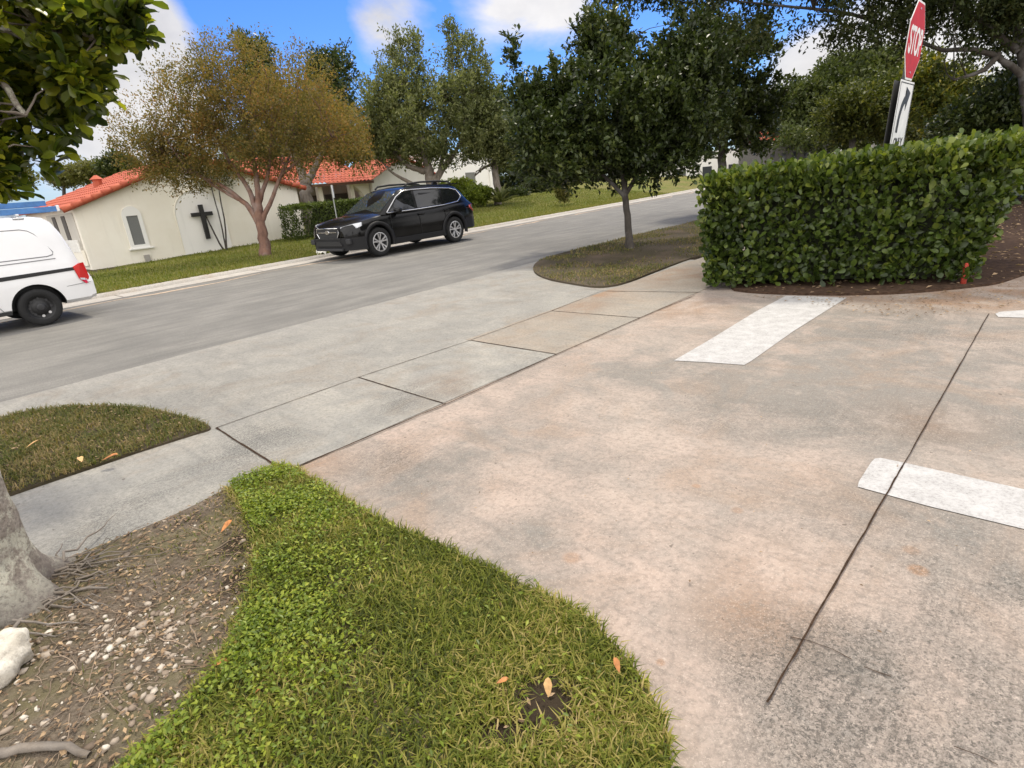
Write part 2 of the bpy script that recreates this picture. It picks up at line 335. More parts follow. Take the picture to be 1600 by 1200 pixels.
def turf(name, c0, c1, c2, soil=(.12, .09, .06), amt=.3):
    m, t, b = newmat(name); v = t.coord(); n = t.noise(v, 1.3, 6, .65); f = t.noise(v, 30, 6, .75); k = t.noise(v, .35, 4, .6)
    c = t.mix(t.ramp(f, [(.3, 0.), (.7, 1.)]), c0, c1); c = t.mix(t.ramp(n, [(.45, 0.), (.7, 1.)]), c, c2); c = t.mix(t.math('MULTIPLY', t.ramp(k, [(.45, 0.), (.65, 1.)]), amt), c, soil)
    t.put(b.inputs['Base Color'], c); b.inputs['Roughness'].default_value = .9; b.inputs['Specular IOR Level'].default_value = .1; t.put(b.inputs['Normal'], t.bump(f, .8, .03)); return m
M_lawn = turf('lawn_turf', (.085, .105, .022), (.14, .155, .035), (.20, .17, .06), (.2, .155, .07), .5)
M_verge = turf('verge_turf', (.042, .036, .02), (.085, .068, .042), (.115, .085, .06), (.16, .13, .10), .5)
def soil():
    m, t, b = newmat('bare_soil'); v = t.coord(); n = t.noise(v, 6, 8, .7); f = t.noise(v, 70, 6, .75); k = t.noise(v, 2.2, 4, .6)
    c = t.mix(t.ramp(n, [(.35, 0.), (.65, 1.)]), (.135, .108, .08), (.27, .22, .17)); c = t.mix(t.math('MULTIPLY', t.ramp(f, [(.4, 1.), (.6, 0.)]), .6), c, (.06, .045, .03))
    c = t.mix(t.math('MULTIPLY', t.ramp(k, [(.45, 0.), (.58, 1.)]), .6), c, (.17, .155, .075))
    for p, r in ((G(850, 1112, .03), .17), (G(785, 1162, .03), .15), (G(390, 900, .03), .16), (G(375, 850, .03), .13)): c = t.mix(t.math('MULTIPLY', t.spot(v, p, r*.45, r), .9), c, (.045, .032, .022))
    t.put(b.inputs['Base Color'], c); b.inputs['Roughness'].default_value = .95; b.inputs['Specular IOR Level'].default_value = .1; t.put(b.inputs['Normal'], t.bump(t.math('ADD', n, f), .8, .02)); return m
M_soil = soil()
M_mulch = plain('mulch', (.06, .037, .025), .95, var=.5, sc=25, spec=.1)
M_joint = plain('joint_dirt', (.045, .028, .018), .95, var=.5, sc=60, spec=.1)
def paint():
    m, t, b = newmat('worn_white_paint'); v = t.coord(); n = t.noise(v, 9, 8, .7); f = t.noise(v, 60, 7, .8)
    c = t.mix(t.ramp(n, [(.4, 0.), (.62, 1.)]), (.38, .37, .36), (.46, .45, .44)); c = t.mix(t.math('MULTIPLY', t.ramp(f, [(.42, 1.), (.52, 0.)]), t.ramp(n, [(.35, .7), (.65, .15)])), c, (.20, .19, .18))
    t.put(b.inputs['Base Color'], c); b.inputs['Roughness'].default_value = .8; t.put(b.inputs['Normal'], t.bump(f, .3, .004)); return m
M_paint = paint()

# ---------------------------------------------------------------- setting
L1 = 400
base = poly_sheet('ground', [(-L1, -L1), (L1, -L1), (L1, L1), (-L1, L1)], -.09, M_verge)
near_edge = [TS(-45, 6.5), TS(.41, 6.74), TS(2.85, 6.86), TS(8.45, 7.18), TS(13.08, 7.46), TS(20, 7.9), TS(60, 10.5), TS(140, 16)]
far_edge = [TS(-45, 11.0), TS(-5, 13.1), TS(2.82, 13.85), TS(4.77, 14.1), TS(8.15, 14.45), TS(15.06, 15.2), TS(28.9, 16.6), TS(38.2, 17.7), TS(60, 20.3), TS(140, 30)]
poly_sheet('road', [p-dS*.2 for p in near_edge] + [p for p in far_edge[::-1]], -.014, M_asphalt)
poly_sheet('road_gutter', [p-dS*.62 for p in far_edge] + [p+dS*.02 for p in far_edge[::-1]], -.008, M_gutter)
M_tan = plain('sandy_dirt', (.42, .33, .25), .95, var=.3, sc=14, spec=.1)
# sandy dirt drifted along the gutter
_d = [TS(tt, float(np.interp(tt, [-10, 2.8, 8.2, 15, 29, 38, 60], [12.9, 13.85, 14.45, 15.2, 16.6, 17.7, 20.3]))-.95-.10*math.sin(tt*1.7)-.06*math.sin(tt*4.1)) for tt in np.linspace(-10, 45, 90)]
_e = [p-dS*(.10+.07*math.sin(i*.9)+.04*math.sin(i*2.3)) for i, p in enumerate(_d)]
poly_sheet('road_dirt', _d+_e[::-1], -.0095, M_tan)
def ribbon(name, pts, prof, m, kind='structure'):
    """prof: (offset along dS, z)"""
    V = np.array([[p+dS*o+np.array([0, 0, z]) for o, z in prof] for p in pts]); a, b_ = V.shape[:2]
    i = np.arange(a-1)[:, None]*b_; j = np.arange(b_-1)[None]; Fc = np.stack([i+j, i+j+1, i+b_+j+1, i+b_+j], -1).reshape(-1, 4)
    o = npmesh(name, V.reshape(-1, 3), Fc, m); o['kind'] = kind; return o
ribbon('kerb', far_edge, [(0, -.01), (.03, .05), (.16, .065), (.17, 0.02)], M_gutter)
kerbS = lambda tt: np.interp(tt, [-45, -5, 2.82, 4.77, 8.15, 15.06, 28.9, 38.2, 60, 140], [11, 13.1, 13.85, 14.1, 14.45, 15.2, 16.6, 17.7, 20.3, 30])
def lawnz(tt, s):
    zb = np.clip(.029*(np.asarray(tt)-9.), -.25, .9); k = np.clip((s-kerbS(tt)-.2)/np.maximum(23.3-kerbS(tt)-.2, 1.5), 0, 1); return .05*(1-k)+zb*k
tt = np.concatenate([np.linspace(-30, 0, 16), np.linspace(.5, 45, 90), np.linspace(48, 130, 30)]); kk = np.concatenate([np.linspace(0, 1, 22), np.linspace(1.3, 9, 12)])
Vv = []
for a in tt:
    s0 = kerbS(a)+.15
    for k in kk:
        s_ = s0+k*8.6; Vv.append(TS(a, s_, float(lawnz(a, s_))+(.015*math.sin(a*3.1+s_*2) if k > 0 else 0)))
na, nk = len(tt), len(kk); i = np.arange(na-1)[:, None]*nk; j = np.arange(nk-1)[None]
o = npmesh('far_lawn', Vv, np.stack([i+j, i+nk+j, i+nk+j+1, i+j+1], -1).reshape(-1, 4), M_lawn, None, True); o['kind'] = 'structure'

# concrete: apron, sidewalk panels, driveway, all surveyed from the photograph
apr = [TS(-40, 3.9), TS(9.2, 3.9), TS(9.2, 7.16), TS(8.45, 7.16), TS(2.85, 6.84), TS(.41, 6.72), TS(-40, 6.5)]
poly_sheet('driveway_apron', apr, -.004, M_apron)
sA, sB = 4.15, 3.03      # far and near edges of the sidewalk
poly_sheet('sidewalk', [TS(-40, sB), TS(3.81, sB), TS(3.80, sA+.04), TS(-40, sA-.1)], 0., M_walk)
poly_sheet('sidewalk_stained', [TS(3.82, sB), TS(40, sB), TS(40, sA+.2), TS(3.81, sA+.04)], 0., M_walk2)
poly_sheet('driveway', [TS(-6, sB+.05), TS(30, sB+.05), TS(30, -14), TS(-6, -14)], -.005, M_drive)
def joint(pts, wd=.011, z=.0045, name='joint'):
    pts = [np.array(p) for p in pts]; k = 26; line = []
    for a, b_ in zip(pts[:-1], pts[1:]):
        line += [a+(b_-a)*q for q in np.linspace(0, 1, k)[:-1]]
    line.append(pts[-1]); line = np.array(line); d = unit(np.gradient(line, axis=0)); n = np.stack([-d[:, 1], d[:, 0], 0*d[:, 0]], 1)
    wv = wd/2*(1+.5*(vnoise(line, 9)-.5)+.6*(vnoise(line, 40)-.5))[:, None]; A = line+n*wv+n*(vnoise(line, 14, 2)-.5)[:, None]*.006; B = A-2*n*wv
    V = np.concatenate([A, B]); V[:, 2] = z; m_ = len(line); q = np.arange(m_-1)
    o = npmesh(name, V, np.stack([q, q+m_, q+m_+1, q+1], 1), M_joint); o['kind'] = 'structure'
joint([G(338, 669), G(560, 590), G(735, 532), G(862, 486), G(940, 455)], .007)
joint([G(440, 734), G(470, 727)-dS*.0, G(697, 632), G(870, 554), G(1000, 497), G(1085, 462)], .010)
joint([G(338, 669), G(440, 734)], .011); joint([G(560, 590), G(697, 632)], .010); joint([G(735, 532), G(870, 554)], .010)
joint([G(862, 486), G(1000, 497)], .011); joint([G(940, 455), G(1095, 457)], .014)
for cpts in ([(1235, 995), (1262, 1000), (1300, 1014), (1330, 1030)], [(1350, 1042), (1372, 1050), (1392, 1056)], [(1560, 1195), (1530, 1180), (1490, 1165)]):
    joint([G(*p) for p in cpts], .0028, -.001, 'crack')
for ct in np.arange(-6, 40, 3.05):
    kS = float(kerbS(ct)); joint([TS(ct, kS-.60), TS(ct, kS)], .012, -.0035, 'joint')
joint([G(1198, 1098), G(1300, 920), G(1412, 726), G(1545, 490)], .0065, .003)
# painted stop bars
def bar(pts): return poly_sheet('road_marking', [G(*p) for p in pts], -.001, M_paint)
bar([(1053, 563), (1110, 566), (1163, 570), (1175, 563), (1240, 517), (1323, 465), (1270, 463), (1228, 462), (1180, 487), (1110, 530)])
bar([(1340, 760), (1342, 752), (1361, 722), (1367, 716), (1376, 715), (1420, 724), (1500, 742), (1700, 786), (1700, 851), (1600, 826), (1450, 790)])
bar([(1555, 490), (1562, 487), (1640, 481), (1700, 478), (1700, 495), (1600, 496), (1560, 495)])

# raised beds -------------------------------------------------
def island(name, pts, z, m, soilside=M_soil, inset=.02):
    """a raised bed: rim, domed top of a fine grid"""
    poly = np.array([p[:2] for p in pts])
    for _ in range(2):      # soften the corners of the surveyed outline
        nx = np.roll(poly, -1, 0); poly = np.stack([poly*.78+nx*.22, poly*.22+nx*.78], 1).reshape(-1, 2)
    bm = bmesh.new(); n = len(poly)
    top = [bm.verts.new((p[0], p[1], z)) for p in poly]; bot = [bm.verts.new((p[0], p[1], -.05)) for p in poly]
    for i in range(n): bm.faces.new((top[i], bot[i], bot[(i+1) % n], top[(i+1) % n]))
    f = bm.faces.new(top); f.normal_update()
    if f.normal.z < 0: f.normal_flip()
    bmesh.ops.triangulate(bm, faces=[f])
    o = bmo(name, bm, m); o['kind'] = 'structure'; return poly
isl_right = [TS(45, 4.6), TS(45, 9.4), TS(30, 8.55), TS(20, 7.9)]+[G(*p) for p in [(1085, 347), (1000, 366), (930, 384), (872, 398), (845, 406), (832, 417), (836, 429), (858, 438), (890, 444), (935, 451), (975, 445), (1030, 423), (1080, 404), (1110, 398)]]+[TS(20, 4.3)]
p_right = island('verge_soil', isl_right, .022, M_verge)
isl_left = [G(*p) for p in [(-250, 720), (-120, 672), (0, 655), (35, 645), (90, 638), (150, 635), (215, 638), (270, 648), (310, 660), (336, 671), (300, 681), (200, 713), (100, 746), (15, 775), (-200, 850), (-420, 900)]]
p_left = island('verge_soil', isl_left, .014, M_verge)
gz = .03
gr_pts = [(440, 735), (470, 742), (500, 762), (545, 790), (600, 822), (680, 858), (760, 896), (830, 927), (880, 952), (930, 987), (975, 1033), (1010, 1080), (1035, 1130), (1046, 1180), (1050, 1260), (1030, 1400)]
soil_top = [(355, 770), (290, 805), (200, 843), (85, 890), (-60, 955), (-300, 1050)]
bed = [G(*p) for p in gr_pts]+[np.array([-.3, .35, 0]), np.array([-2.6, .0, 0]), np.array([-4.0, .6, 0])]+[G(*p) for p in soil_top[::-1]]
p_bed = island('bed_soil', bed, .028, M_soil)
gleft = [(440, 735), (355, 768), (372, 800), (398, 860), (398, 905), (380, 965), (362, 1010), (345, 1050), (300, 1110), (215, 1195), (120, 1300)]
p_grass = np.array([G(*p)[:2] for p in gr_pts+gleft[::-1][:-1]])
p_soil = np.array([G(*p)[:2] for p in gleft[1:]]+[G(-200, 1300)[:2]]+[G(*p)[:2] for p in soil_top[::-1][:-1]])
mul = [G(*p) for p in [(1130, 452), (1180, 459), (1300, 462), (1420, 459), (1520, 449), (1560, 444), (1600, 430), (1700, 400), (1900, 370)]]+[TS(30, -12), TS(30, 2.9), TS(9, 2.95)]
p_mul = island('mulch_bed', mul, .02, M_mulch)

# ---------------------------------------------------------------- grass
def grass(name, pts, z, L, W, m, lean=.55, Lv=.4, tint=None):
    n = len(pts); a = rng.uniform(0, 2*np.pi, n); d = np.stack([np.cos(a), np.sin(a), 0*a], 1); s = np.stack([-np.sin(a), np.cos(a), 0*a], 1)
    Ls = (L*rng.uniform(1-Lv, 1+Lv, n))[:, None]; ln = np.clip(rng.normal(lean, .3, n), .05, 1.3)[:, None]; Ws = (W*rng.uniform(.7, 1.3, n))[:, None]
    p0 = np.concatenate([pts, np.full((n, 1), 1.)*z], 1); upv = np.array([0, 0, 1.])
    p1 = p0+d*Ls*.45*np.sin(ln*.6)+upv*Ls*.5*np.cos(ln*.6); p2 = p1+d*Ls*.55*np.sin(ln*1.5)+upv*Ls*.5*np.cos(ln*1.5)
    tw = rng.normal(0, .35, (n, 1)); s2 = unit(s+d*tw+upv*tw*.5)
    V = np.stack([p0-s*Ws*.4, p0+s*Ws*.4, p1-s2*Ws*.5, p1+s2*Ws*.5, p2], 1).reshape(-1, 3); b = (np.arange(n)*5)[:, None]
    Fc = np.concatenate([b+np.array([[0, 1, 2]]), b+np.array([[1, 3, 2]]), b+np.array([[2, 3, 4]])])
    tn = np.clip(vnoise(np.concatenate([pts, 0*pts[:, :1]], 1), 5)*.8+rng.uniform(-.1, .3, n), 0, 1) if tint is None else tint
    return npmesh(name, V, Fc, m, tint=np.repeat(tn, 5))
GR = [(.050, .064, .010), (.115, .14, .019), (.20, .215, .032), (.34, .29, .085), (.48, .37, .17)]
M_grass = leafmat('grass_blades', GR, .35, .55, .25)
M_weed = leafmat('weed_leaves', [(.07, .105, .014), (.145, .20, .022), (.24, .295, .034), (.36, .37, .05)], .4, .4, .35)
M_dry = leafmat('dry_grass', [(.055, .068, .016), (.105, .118, .028), (.18, .145, .055), (.33, .24, .12)], .3, .6, .2)
M_lawnb = leafmat('lawn_blades', [(.08, .10, .018), (.125, .145, .024), (.18, .18, .04), (.25, .205, .075)], .3, .6, .2)
pt = sample(p_grass, 80000); n3 = np.concatenate([pt, 0*pt[:, :1]], 1)
bare = np.maximum(np.exp(-(((pt-G(850, 1110)[:2])/np.array([.105, .10]))**2).sum(1)), .7*np.exp(-(((pt-G(780, 1160)[:2])/np.array([.11, .05]))**2).sum(1)))
keep = (rng.uniform(0, 1, len(pt)) > bare*1.5) & (rng.uniform(0, 1, len(pt)) < .10+1.35*vnoise(n3, 7, 4)*(.5+vnoise(n3, 22, 5))); pt = pt[keep]
wl = np.clip((G(620, 900)[0]-pt[:, 0])/.6+.5, 0, 1)
pg = pt[rng.uniform(0, 1, len(pt)) > wl*.35]
n3 = np.concatenate([pg, 0*pg[:, :1]], 1)
rim = np.exp(-edge_dist(pg, p_grass)/.035)*(pg[:, 0] < G(420, 900)[0]+.25)
tn = np.clip((vnoise(n3, 4.5, 9)-.2)*.9+rng.uniform(-.2, .33, len(pg))+.35*rim+.22*np.exp(-(((pg-G(800, 1060)[:2])/.22)**2).sum(1)), 0, 1)
mo = sample(p_soil, 26000); mn = np.concatenate([mo, 0*mo[:, :1]], 1); med = edge_dist(mo, p_grass); tp_ = np.exp(-(((mo-G(330, 850)[:2])/np.array([.35, .30]))**2).sum(1))
mo = mo[rng.uniform(0, 1, len(mo)) < (np.exp(-med/.035)*.9+.35*tp_*vnoise(mn, 9, 3))*(.3+vnoise(mn, 25, 8))]
tag(grass('sparse_grass', mo, .024, .032, .0042, M_dry, 1.0, .6), kind='stuff')
tag(grass('grass', pg, gz-.005, .050, .0050, M_grass, .9, .55, tn), kind='stuff')
def weeds(name, pts, z0, z1, L, m):
    n = len(pts); a = rng.uniform(0, 2*np.pi, n); pos = np.concatenate([pts, rng.uniform(z0, z1, (n, 1))], 1)
    ax = np.stack([np.cos(a), np.sin(a), rng.uniform(-.2, .7, n)], 1); nr = rng.normal(0, .35, (n, 3))+np.array([0, 0, 1.])
    Ls = L*rng.uniform(.6, 1.3, n); V, Fc, k = leaf_mesh(pos, ax, nr, Ls, Ls*.5)
    tn = np.clip(vnoise(np.concatenate([pts, 0*pts[:, :1]], 1), 7, 5)*.7+rng.uniform(0, .3, n), 0, 1)
    return npmesh(name, V, Fc, m, tint=np.repeat(tn, k))
pw = sample(p_grass, 62000); wl = np.clip((G(560, 900)[0]-pw[:, 0])/.5+.35, 0.02, 1); n3 = np.concatenate([pw, 0*pw[:, :1]], 1)
pw = pw[rng.uniform(0, 1, len(pw)) < wl*np.clip(vnoise(n3, 6, 6)*1.7-.25+.4*(vnoise(n3, 19, 7)-.5), 0, 1)*(edge_dist(pw, p_grass) > .02)]
tag(weeds('weed_cover', pw, gz+.008, gz+.055, .019, M_weed), kind='stuff')
pe = sample(p_left, 40000); n3 = np.concatenate([pe, 0*pe[:, :1]], 1); pe = pe[rng.uniform(0, 1, len(pe)) < .05+1.2*vnoise(n3, 5, 2)*(.4+vnoise(n3, 17, 3))]
tag(grass('verge_grass', pe, .010, .05, .0055, M_dry, .95), kind='stuff')
p_rv = np.array([p for p in p_right if (p @ dT[:2]) < 21]); pe = sample(p_rv, 60000); n3 = np.concatenate([pe, 0*pe[:, :1]], 1)
dd = np.exp(-(((pe-G(1000, 400)[:2])/np.array([1.2, .9]))**2).sum(1)); pe = pe[(rng.uniform(0, 1, len(pe)) < 1.5*(vnoise(n3, 1.7, 3)-.2)*(.35+vnoise(n3, 7, 5))) & (rng.uniform(0, 1, len(pe)) > dd*1.1)]
tag(grass('verge_grass', pe, .015, .062, .009, M_dry, .95), kind='stuff')
# far lawn blades
n = 70000; a = rng.uniform(1.5, 34, n); s_ = kerbS(a)+.14+rng.uniform(0, 1, n)**1.4*8.5
zz = lawnz(a, s_); xy = np.outer(a, dT[:2])+np.outer(s_, dS[:2])
sandy = np.clip(1-(s_-kerbS(a))/2.2, 0, 1)
o = grass('lawn_grass', xy, 0., .085, .016, M_lawnb, .6, .4, np.clip(vnoise(np.concatenate([xy, 0*xy[:, :1]], 1), .8)*.5+sandy*.35+rng.uniform(-.1, .25, n), 0, 1))
co = np.empty(len(o.data.vertices)*3, np.float32); o.data.vertices.foreach_get('co', co); co = co.reshape(-1, 3); co[:, 2] += np.repeat(zz, 5); o.data.vertices.foreach_set('co', co.ravel()); o['kind'] = 'stuff'
# pebbles, twigs and litter on bare soil
ico = bmesh.new(); bmesh.ops.create_icosphere(ico, subdivisions=1, radius=1); iv = np.array([v.co[:] for v in ico.verts]); ifc = np.array([[v.index for v in f.verts] for f in ico.faces]); ico.free()
def pebbles(name, pts, z, r0, r1, m, n=None):
    k = len(pts); rr = r0+(r1-r0)*rng.uniform(0, 1, k)**3; sc = rr[:, None, None]*rng.uniform(.5, 1.3, (k, 1, 3))*np.array([1, 1, .6]); V = iv[None]*(1+rng.normal(0, .24, (k, len(iv), 1)))*sc
    th = rng.uniform(0, 6.28, k); c_, s2 = np.cos(th)[:, None], np.sin(th)[:, None]; V = np.stack([V[..., 0]*c_-V[..., 1]*s2, V[..., 0]*s2+V[..., 1]*c_, V[..., 2]], -1)
    V += np.concatenate([pts, np.full((k, 1), z)], 1)[:, None]; Fc = (np.arange(k)*len(iv))[:, None, None]+ifc[None]
    return npmesh(name, V.reshape(-1, 3), Fc.reshape(-1, 3), m, tint=np.repeat(rng.uniform(0, 1, k), len(iv)))
M_peb = leafmat('pebble_stone', [(.15, .115, .085), (.27, .215, .165), (.42, .36, .29), (.58, .53, .45)], 0., .85, .2)
pp = sample(p_soil, 6500); dens = np.exp(-(((pp-G(180, 1050)[:2])/np.array([.35, .3]))**2).sum(1)); pp = pp[rng.uniform(0, 1, len(pp)) < .03+.9*np.clip(dens*1.5*vnoise(np.concatenate([pp, 0*pp[:, :1]], 1), 6, 3), 0, 1)]
tag(pebbles('pebbles', pp, .030, .002, .019, M_peb), kind='stuff')
M_twig = leafmat('twigs', [(.12, .085, .06), (.22, .17, .125), (.34, .26, .19)], 0., .9, .1)
pp = sample(p_soil, 900); wt = np.exp(-(((pp-G(130, 1010)[:2])/.36)**2).sum(1)); pp = pp[rng.uniform(0, 1, len(pp)) < .1+.9*wt]; ps = []
for q in pp:
    a = rng.normal(0, .7)+(math.atan2(*(q-G(20, 930)[:2])[::-1])); l_ = rng.uniform(.05, .2); e = q+l_*np.array([math.cos(a), math.sin(a)])
    r_ = rng.uniform(.0008, .0028); ps.append((curve([*q, .03], [*e, .033], .008, 5, .004), np.linspace(r_, r_*.5, 5)))
V, Fc = tubes(ps, 5); tag(npmesh('twigs', V, Fc, M_twig, tint=np.repeat(rng.uniform(0, 1, len(ps)), 25)), kind='stuff')
M_litter = leafmat('leaf_litter', [(.10, .07, .05), (.19, .13, .085), (.30, .21, .13), (.44, .31, .19)], .15, .8, .15)
def litter(name, pts, z, L):
    n = len(pts); a = rng.uniform(0, 6.28, n); pos = np.concatenate([pts, z+rng.uniform(0, .006, (n, 1))], 1); ax = np.stack([np.cos(a), np.sin(a), rng.normal(0, .15, n)], 1)
    Ls = L*rng.uniform(.5, 1.4, n); V, Fc, k = leaf_mesh(pos, ax, rng.normal(0, .3, (n, 3))+np.array([0, 0, 1.]), Ls, Ls*.45); return tag(npmesh(name, V, Fc, M_litter, tint=np.repeat(rng.uniform(0, 1, n), k)), kind='stuff')
litter('leaf_litter', np.concatenate([sample(p_soil, 2600), sample(p_left, 900), sample(p_grass, 260)]), .034, .02)
mm = sample(p_mul, 9000); litter('mulch_litter', mm, .022, .06)
rx = sample([G(*p)[:2] for p in [(1150, 460), (1300, 464), (1420, 461), (1520, 452), (1600, 436), (1640, 470), (1420, 500), (1300, 480)]], 420); litter('pavement_litter', rx, .004, .03)
rx = sample([G(*p)[:2] for p in [(480, 740), (900, 560), (1500, 480), (1700, 700), (1250, 1150), (1080, 1100)]], 90); litter('pavement_litter', rx, .004, .014)

# single fallen leaves -----------------------------------------
M_fl = plain('fallen_leaf_brown', (.42, .17, .05), .6, var=.35, sc=60); M_fl2 = plain('fallen_leaf_tan', (.60, .36, .15), .6, var=.25, sc=60)
def fleaf(u, v, z, L, a, tilt, m, label):
    b = G(u, v, z); ax = np.array([[math.cos(a)*math.cos(tilt), math.sin(a)*math.cos(tilt), math.sin(tilt)]]); nr = np.array([[-math.cos(a)*math.sin(tilt), -math.sin(a)*math.sin(tilt), math.cos(tilt)]])+rng.normal(0, .12, (1, 3))
    V, Fc, k = leaf_mesh(np.zeros((1, 3)), ax, nr, np.array([L]), np.array([L*.48]), True)
    o = npmesh('fallen_leaf', V, Fc, m, None, True); o.location = tuple(b); tag(o, label, 'leaf', 'fallen leaves around the tree bed')
fleaf(857, 1090, .05, .055, 1.4, 1.1, M_fl2, 'upright tan orange leaf above the bare dark patch in the grass')
fleaf(397, 1084, .06, .03, .4, .5, M_fl, 'small bright orange leaf on green grass beside the stony soil')
fleaf(345, 832, .045, .07, .9, .5, M_fl, 'large curled brown leaf at the grass corner below the sidewalk')
fleaf(331, 1040, .045, .06, .1, .2, M_fl, 'flat rust leaf where the stones meet the green grass')
fleaf(968, 1052, .07, .045, 1.9, .9, M_fl, 'reddish brown leaf stuck in grass at the curved driveway edge')
fleaf(430, 775, .05, .04, 2.4, .3, M_fl2, 'pale tan leaf near the top tip of the green grass patch')
fleaf(158, 720, .055, .10, .3, .25, M_fl, 'orange brown leaf at the sidewalk edge of the far grass strip')
fleaf(128, 722, .055, .07, 2.3, .25, M_fl2, 'tan leaf next to the orange leaf on the far grass strip')
fleaf(40, 700, .055, .09, 1.0, .25, M_fl2, 'pale tan leaf lying mid way on the dry left grass strip')
fleaf(775, 1068, .06, .04, .2, .2, M_fl, 'dull brown leaf in dry grass left of the bare patch')

# rock ---------------------------------------------------------
def rock():
    bm = bmesh.new(); bmesh.ops.create_icosphere(bm, subdivisions=4, radius=1); V = np.array([v.co[:] for v in bm.verts])
    d = 1+.42*(vnoise(V, 1.5, 3)-.5)+.25*(vnoise(V, 3.5, 5)-.5)+.10*(vnoise(V, 9, 6)-.5)
    V = V*d[:, None]*np.array([.105, .10, .085]); V[:, 2] = np.clip(V[:, 2], -.05, .066+.012*vnoise(V, 30, 2))
    for v, c in zip(bm.verts, V): v.co = c
    m, t, b = newmat('limestone'); co = t.coord(); n = t.noise(co, 9, 8, .7); f = t.noise(co, 60, 6, .75)
    c = t.mix(t.ramp(n, [(.35, 0.), (.65, 1.)]), (.42, .38, .31), (.66, .62, .54)); c = t.mix(t.math('MULTIPLY', t.ramp(f, [(.35, 1.), (.5, 0.)]), .5), c, (.22, .19, .15)); t.put(b.inputs['Base Color'], c)
    b.inputs['Roughness'].default_value = .9; t.put(b.inputs['Normal'], t.bump(f, .6, .01))
    o = bmo('rock', bm, m, None, True); o.location = tuple(G(2, 1052, .02)); o.location.z = .075; tag(o, 'pale limestone rock lying on the soil by the large trunk', 'rock')
rock()

# ---------------------------------------------------------------- buildings
def stucco(name, c0, c1):
    m, t, b = newmat(name); v = t.coord(); n = t.noise(v, .9, 6, .6); f = t.noise(v, 55, 5, .7); st = t.noise(t.map(v, (2.2, 2.2, .25)), 1.6, 6, .65)
    c = t.mix(t.ramp(n, [(.35, 0.), (.65, 1.)]), c0, c1); c = t.mix(t.math('MULTIPLY', t.ramp(st, [(.55, 0.), (.75, 1.)]), .3), c, tuple(x*.72 for x in c0))
    t.put(b.inputs['Base Color'], c); b.inputs['Roughness'].default_value = .9; b.inputs['Specular IOR Level'].default_value = .2; t.put(b.inputs['Normal'], t.bump(f, .25, .008)); return m
M_cream = stucco('cream_stucco', (.80, .75, .64), (.85, .81, .71)); M_white = stucco('white_stucco', (.82, .80, .76), (.86, .84, .80)); M_shadew = stucco('shaded_stucco', (.42, .39, .34), (.48, .45, .40))
def tilemat():
    m, t, b = newmat('terracotta_tile'); v = t.coord(); n = t.noise(v, 3.2, 6, .7); f = t.noise(v, 26, 5, .7); r = t.new('ShaderNodeNewGeometry').outputs['Random Per Island']
    c = t.mix(t.ramp(n, [(.35, 0.), (.65, 1.)]), (.34, .056, .028), (.45, .092, .042)); c = t.mix(t.math('MULTIPLY', t.ramp(f, [(.45, 1.), (.6, 0.)]), .5), c, (.30, .065, .03)); c = t.mix(t.math('MULTIPLY', r, .35), c, (.58, .17, .08))
    t.put(b.inputs['Base Color'], c); b.inputs['Roughness'].default_value = .75; return m
M_tile = tilemat(); M_glass = plain('window_glass', (.05, .055, .06), .12, spec=.8); M_screen = plain('grey_blind', (.16, .165, .16), .6, var=.1, sc=40)
M_trim = plain('white_trim', (.80, .79, .75), .6); M_blackw = plain('black_painted_wood', (.018, .017, .016), .6); M_dark = plain('dark_recess', (.10, .09, .08), .9, var=.2)
def tile_slope(name, a, b, up, parent, pitch=.26, course=.38):
    """barrel tiles on the quad a->b (eave), up = vector eave->ridge"""
    a = np.asarray(a, float); b = np.asarray(b, float); up = np.asarray(up, float); L = np.linalg.norm(b-a); U = np.linalg.norm(up); e = (b-a)/L; w_ = up/U; n = np.cross(e, w_); n = n if n[2] > 0 else -n
    nu = max(2, int(L/pitch)); nv = max(1, int(U/course)); Vs, Fs, off = [], [], 0
    prof = np.array([(i/6, math.sin(math.pi*i/6)*.5) for i in range(7)])
    for j in range(nv):
        for i in range(nu):
            o_ = a+e*(i*L/nu)+w_*(j*U/nv); q = []
            for k, lift in ((0, .030), (1.06, .0)):
                q += [o_+e*(x*L/nu)+w_*(k*U/nv)+n*(y*L/nu*.62+lift+.01) for x, y in prof]
            Vs.append(q); base_ = np.arange(6); Fs.append(np.stack([base_, base_+1, base_+8, base_+7], 1)+off); off += 14
    return npmesh(name, np.array(Vs).reshape(-1, 3), np.concatenate(Fs), M_tile, parent, True)
def loc(t0, s0, z0):            # builder for a road-aligned building: local x along the road, y away from it
    return lambda x, y, z: np.array([x, y, z])
BROT = math.atan2(dT[1], dT[0])
# church chapel
cb = TS(8.9, 23.5, 0.); ch = thing('chapel', 'cream chapel with red barrel tile roof, arched niche and black cross', 'building', cb, BROT)
xl, xr, zl, zr, za, Dp = -3.95, 3.95, 1.93, 2.06, 3.32, 8.0
bm = bmesh.new(); prism(bm, [(xl, 0, -.5), (xr, 0, -.5), (xr, 0, zr), (0, 0, za), (xl, 0, zl)], (0, Dp, 0)); bmo('wall', bm, M_cream, ch)
rise = za-zl; ov = .32
rf = tile_slope('roof', (xl-ov, -.12, zl-ov*rise/3.95+.04), (xl-ov, Dp, zl-ov*rise/3.95+.04), (3.95+ov, 0, rise*(1+ov/3.95)), ch)
rise2 = za-zr; rf2 = tile_slope('roof', (xr+ov, Dp, zr-ov*rise2/3.95+.04), (xr+ov, -.12, zr-ov*rise2/3.95+.04), (-3.95-ov, 0, rise2*(1+ov/3.95)), ch)
bm = bmesh.new()       # barge tiles along the gable
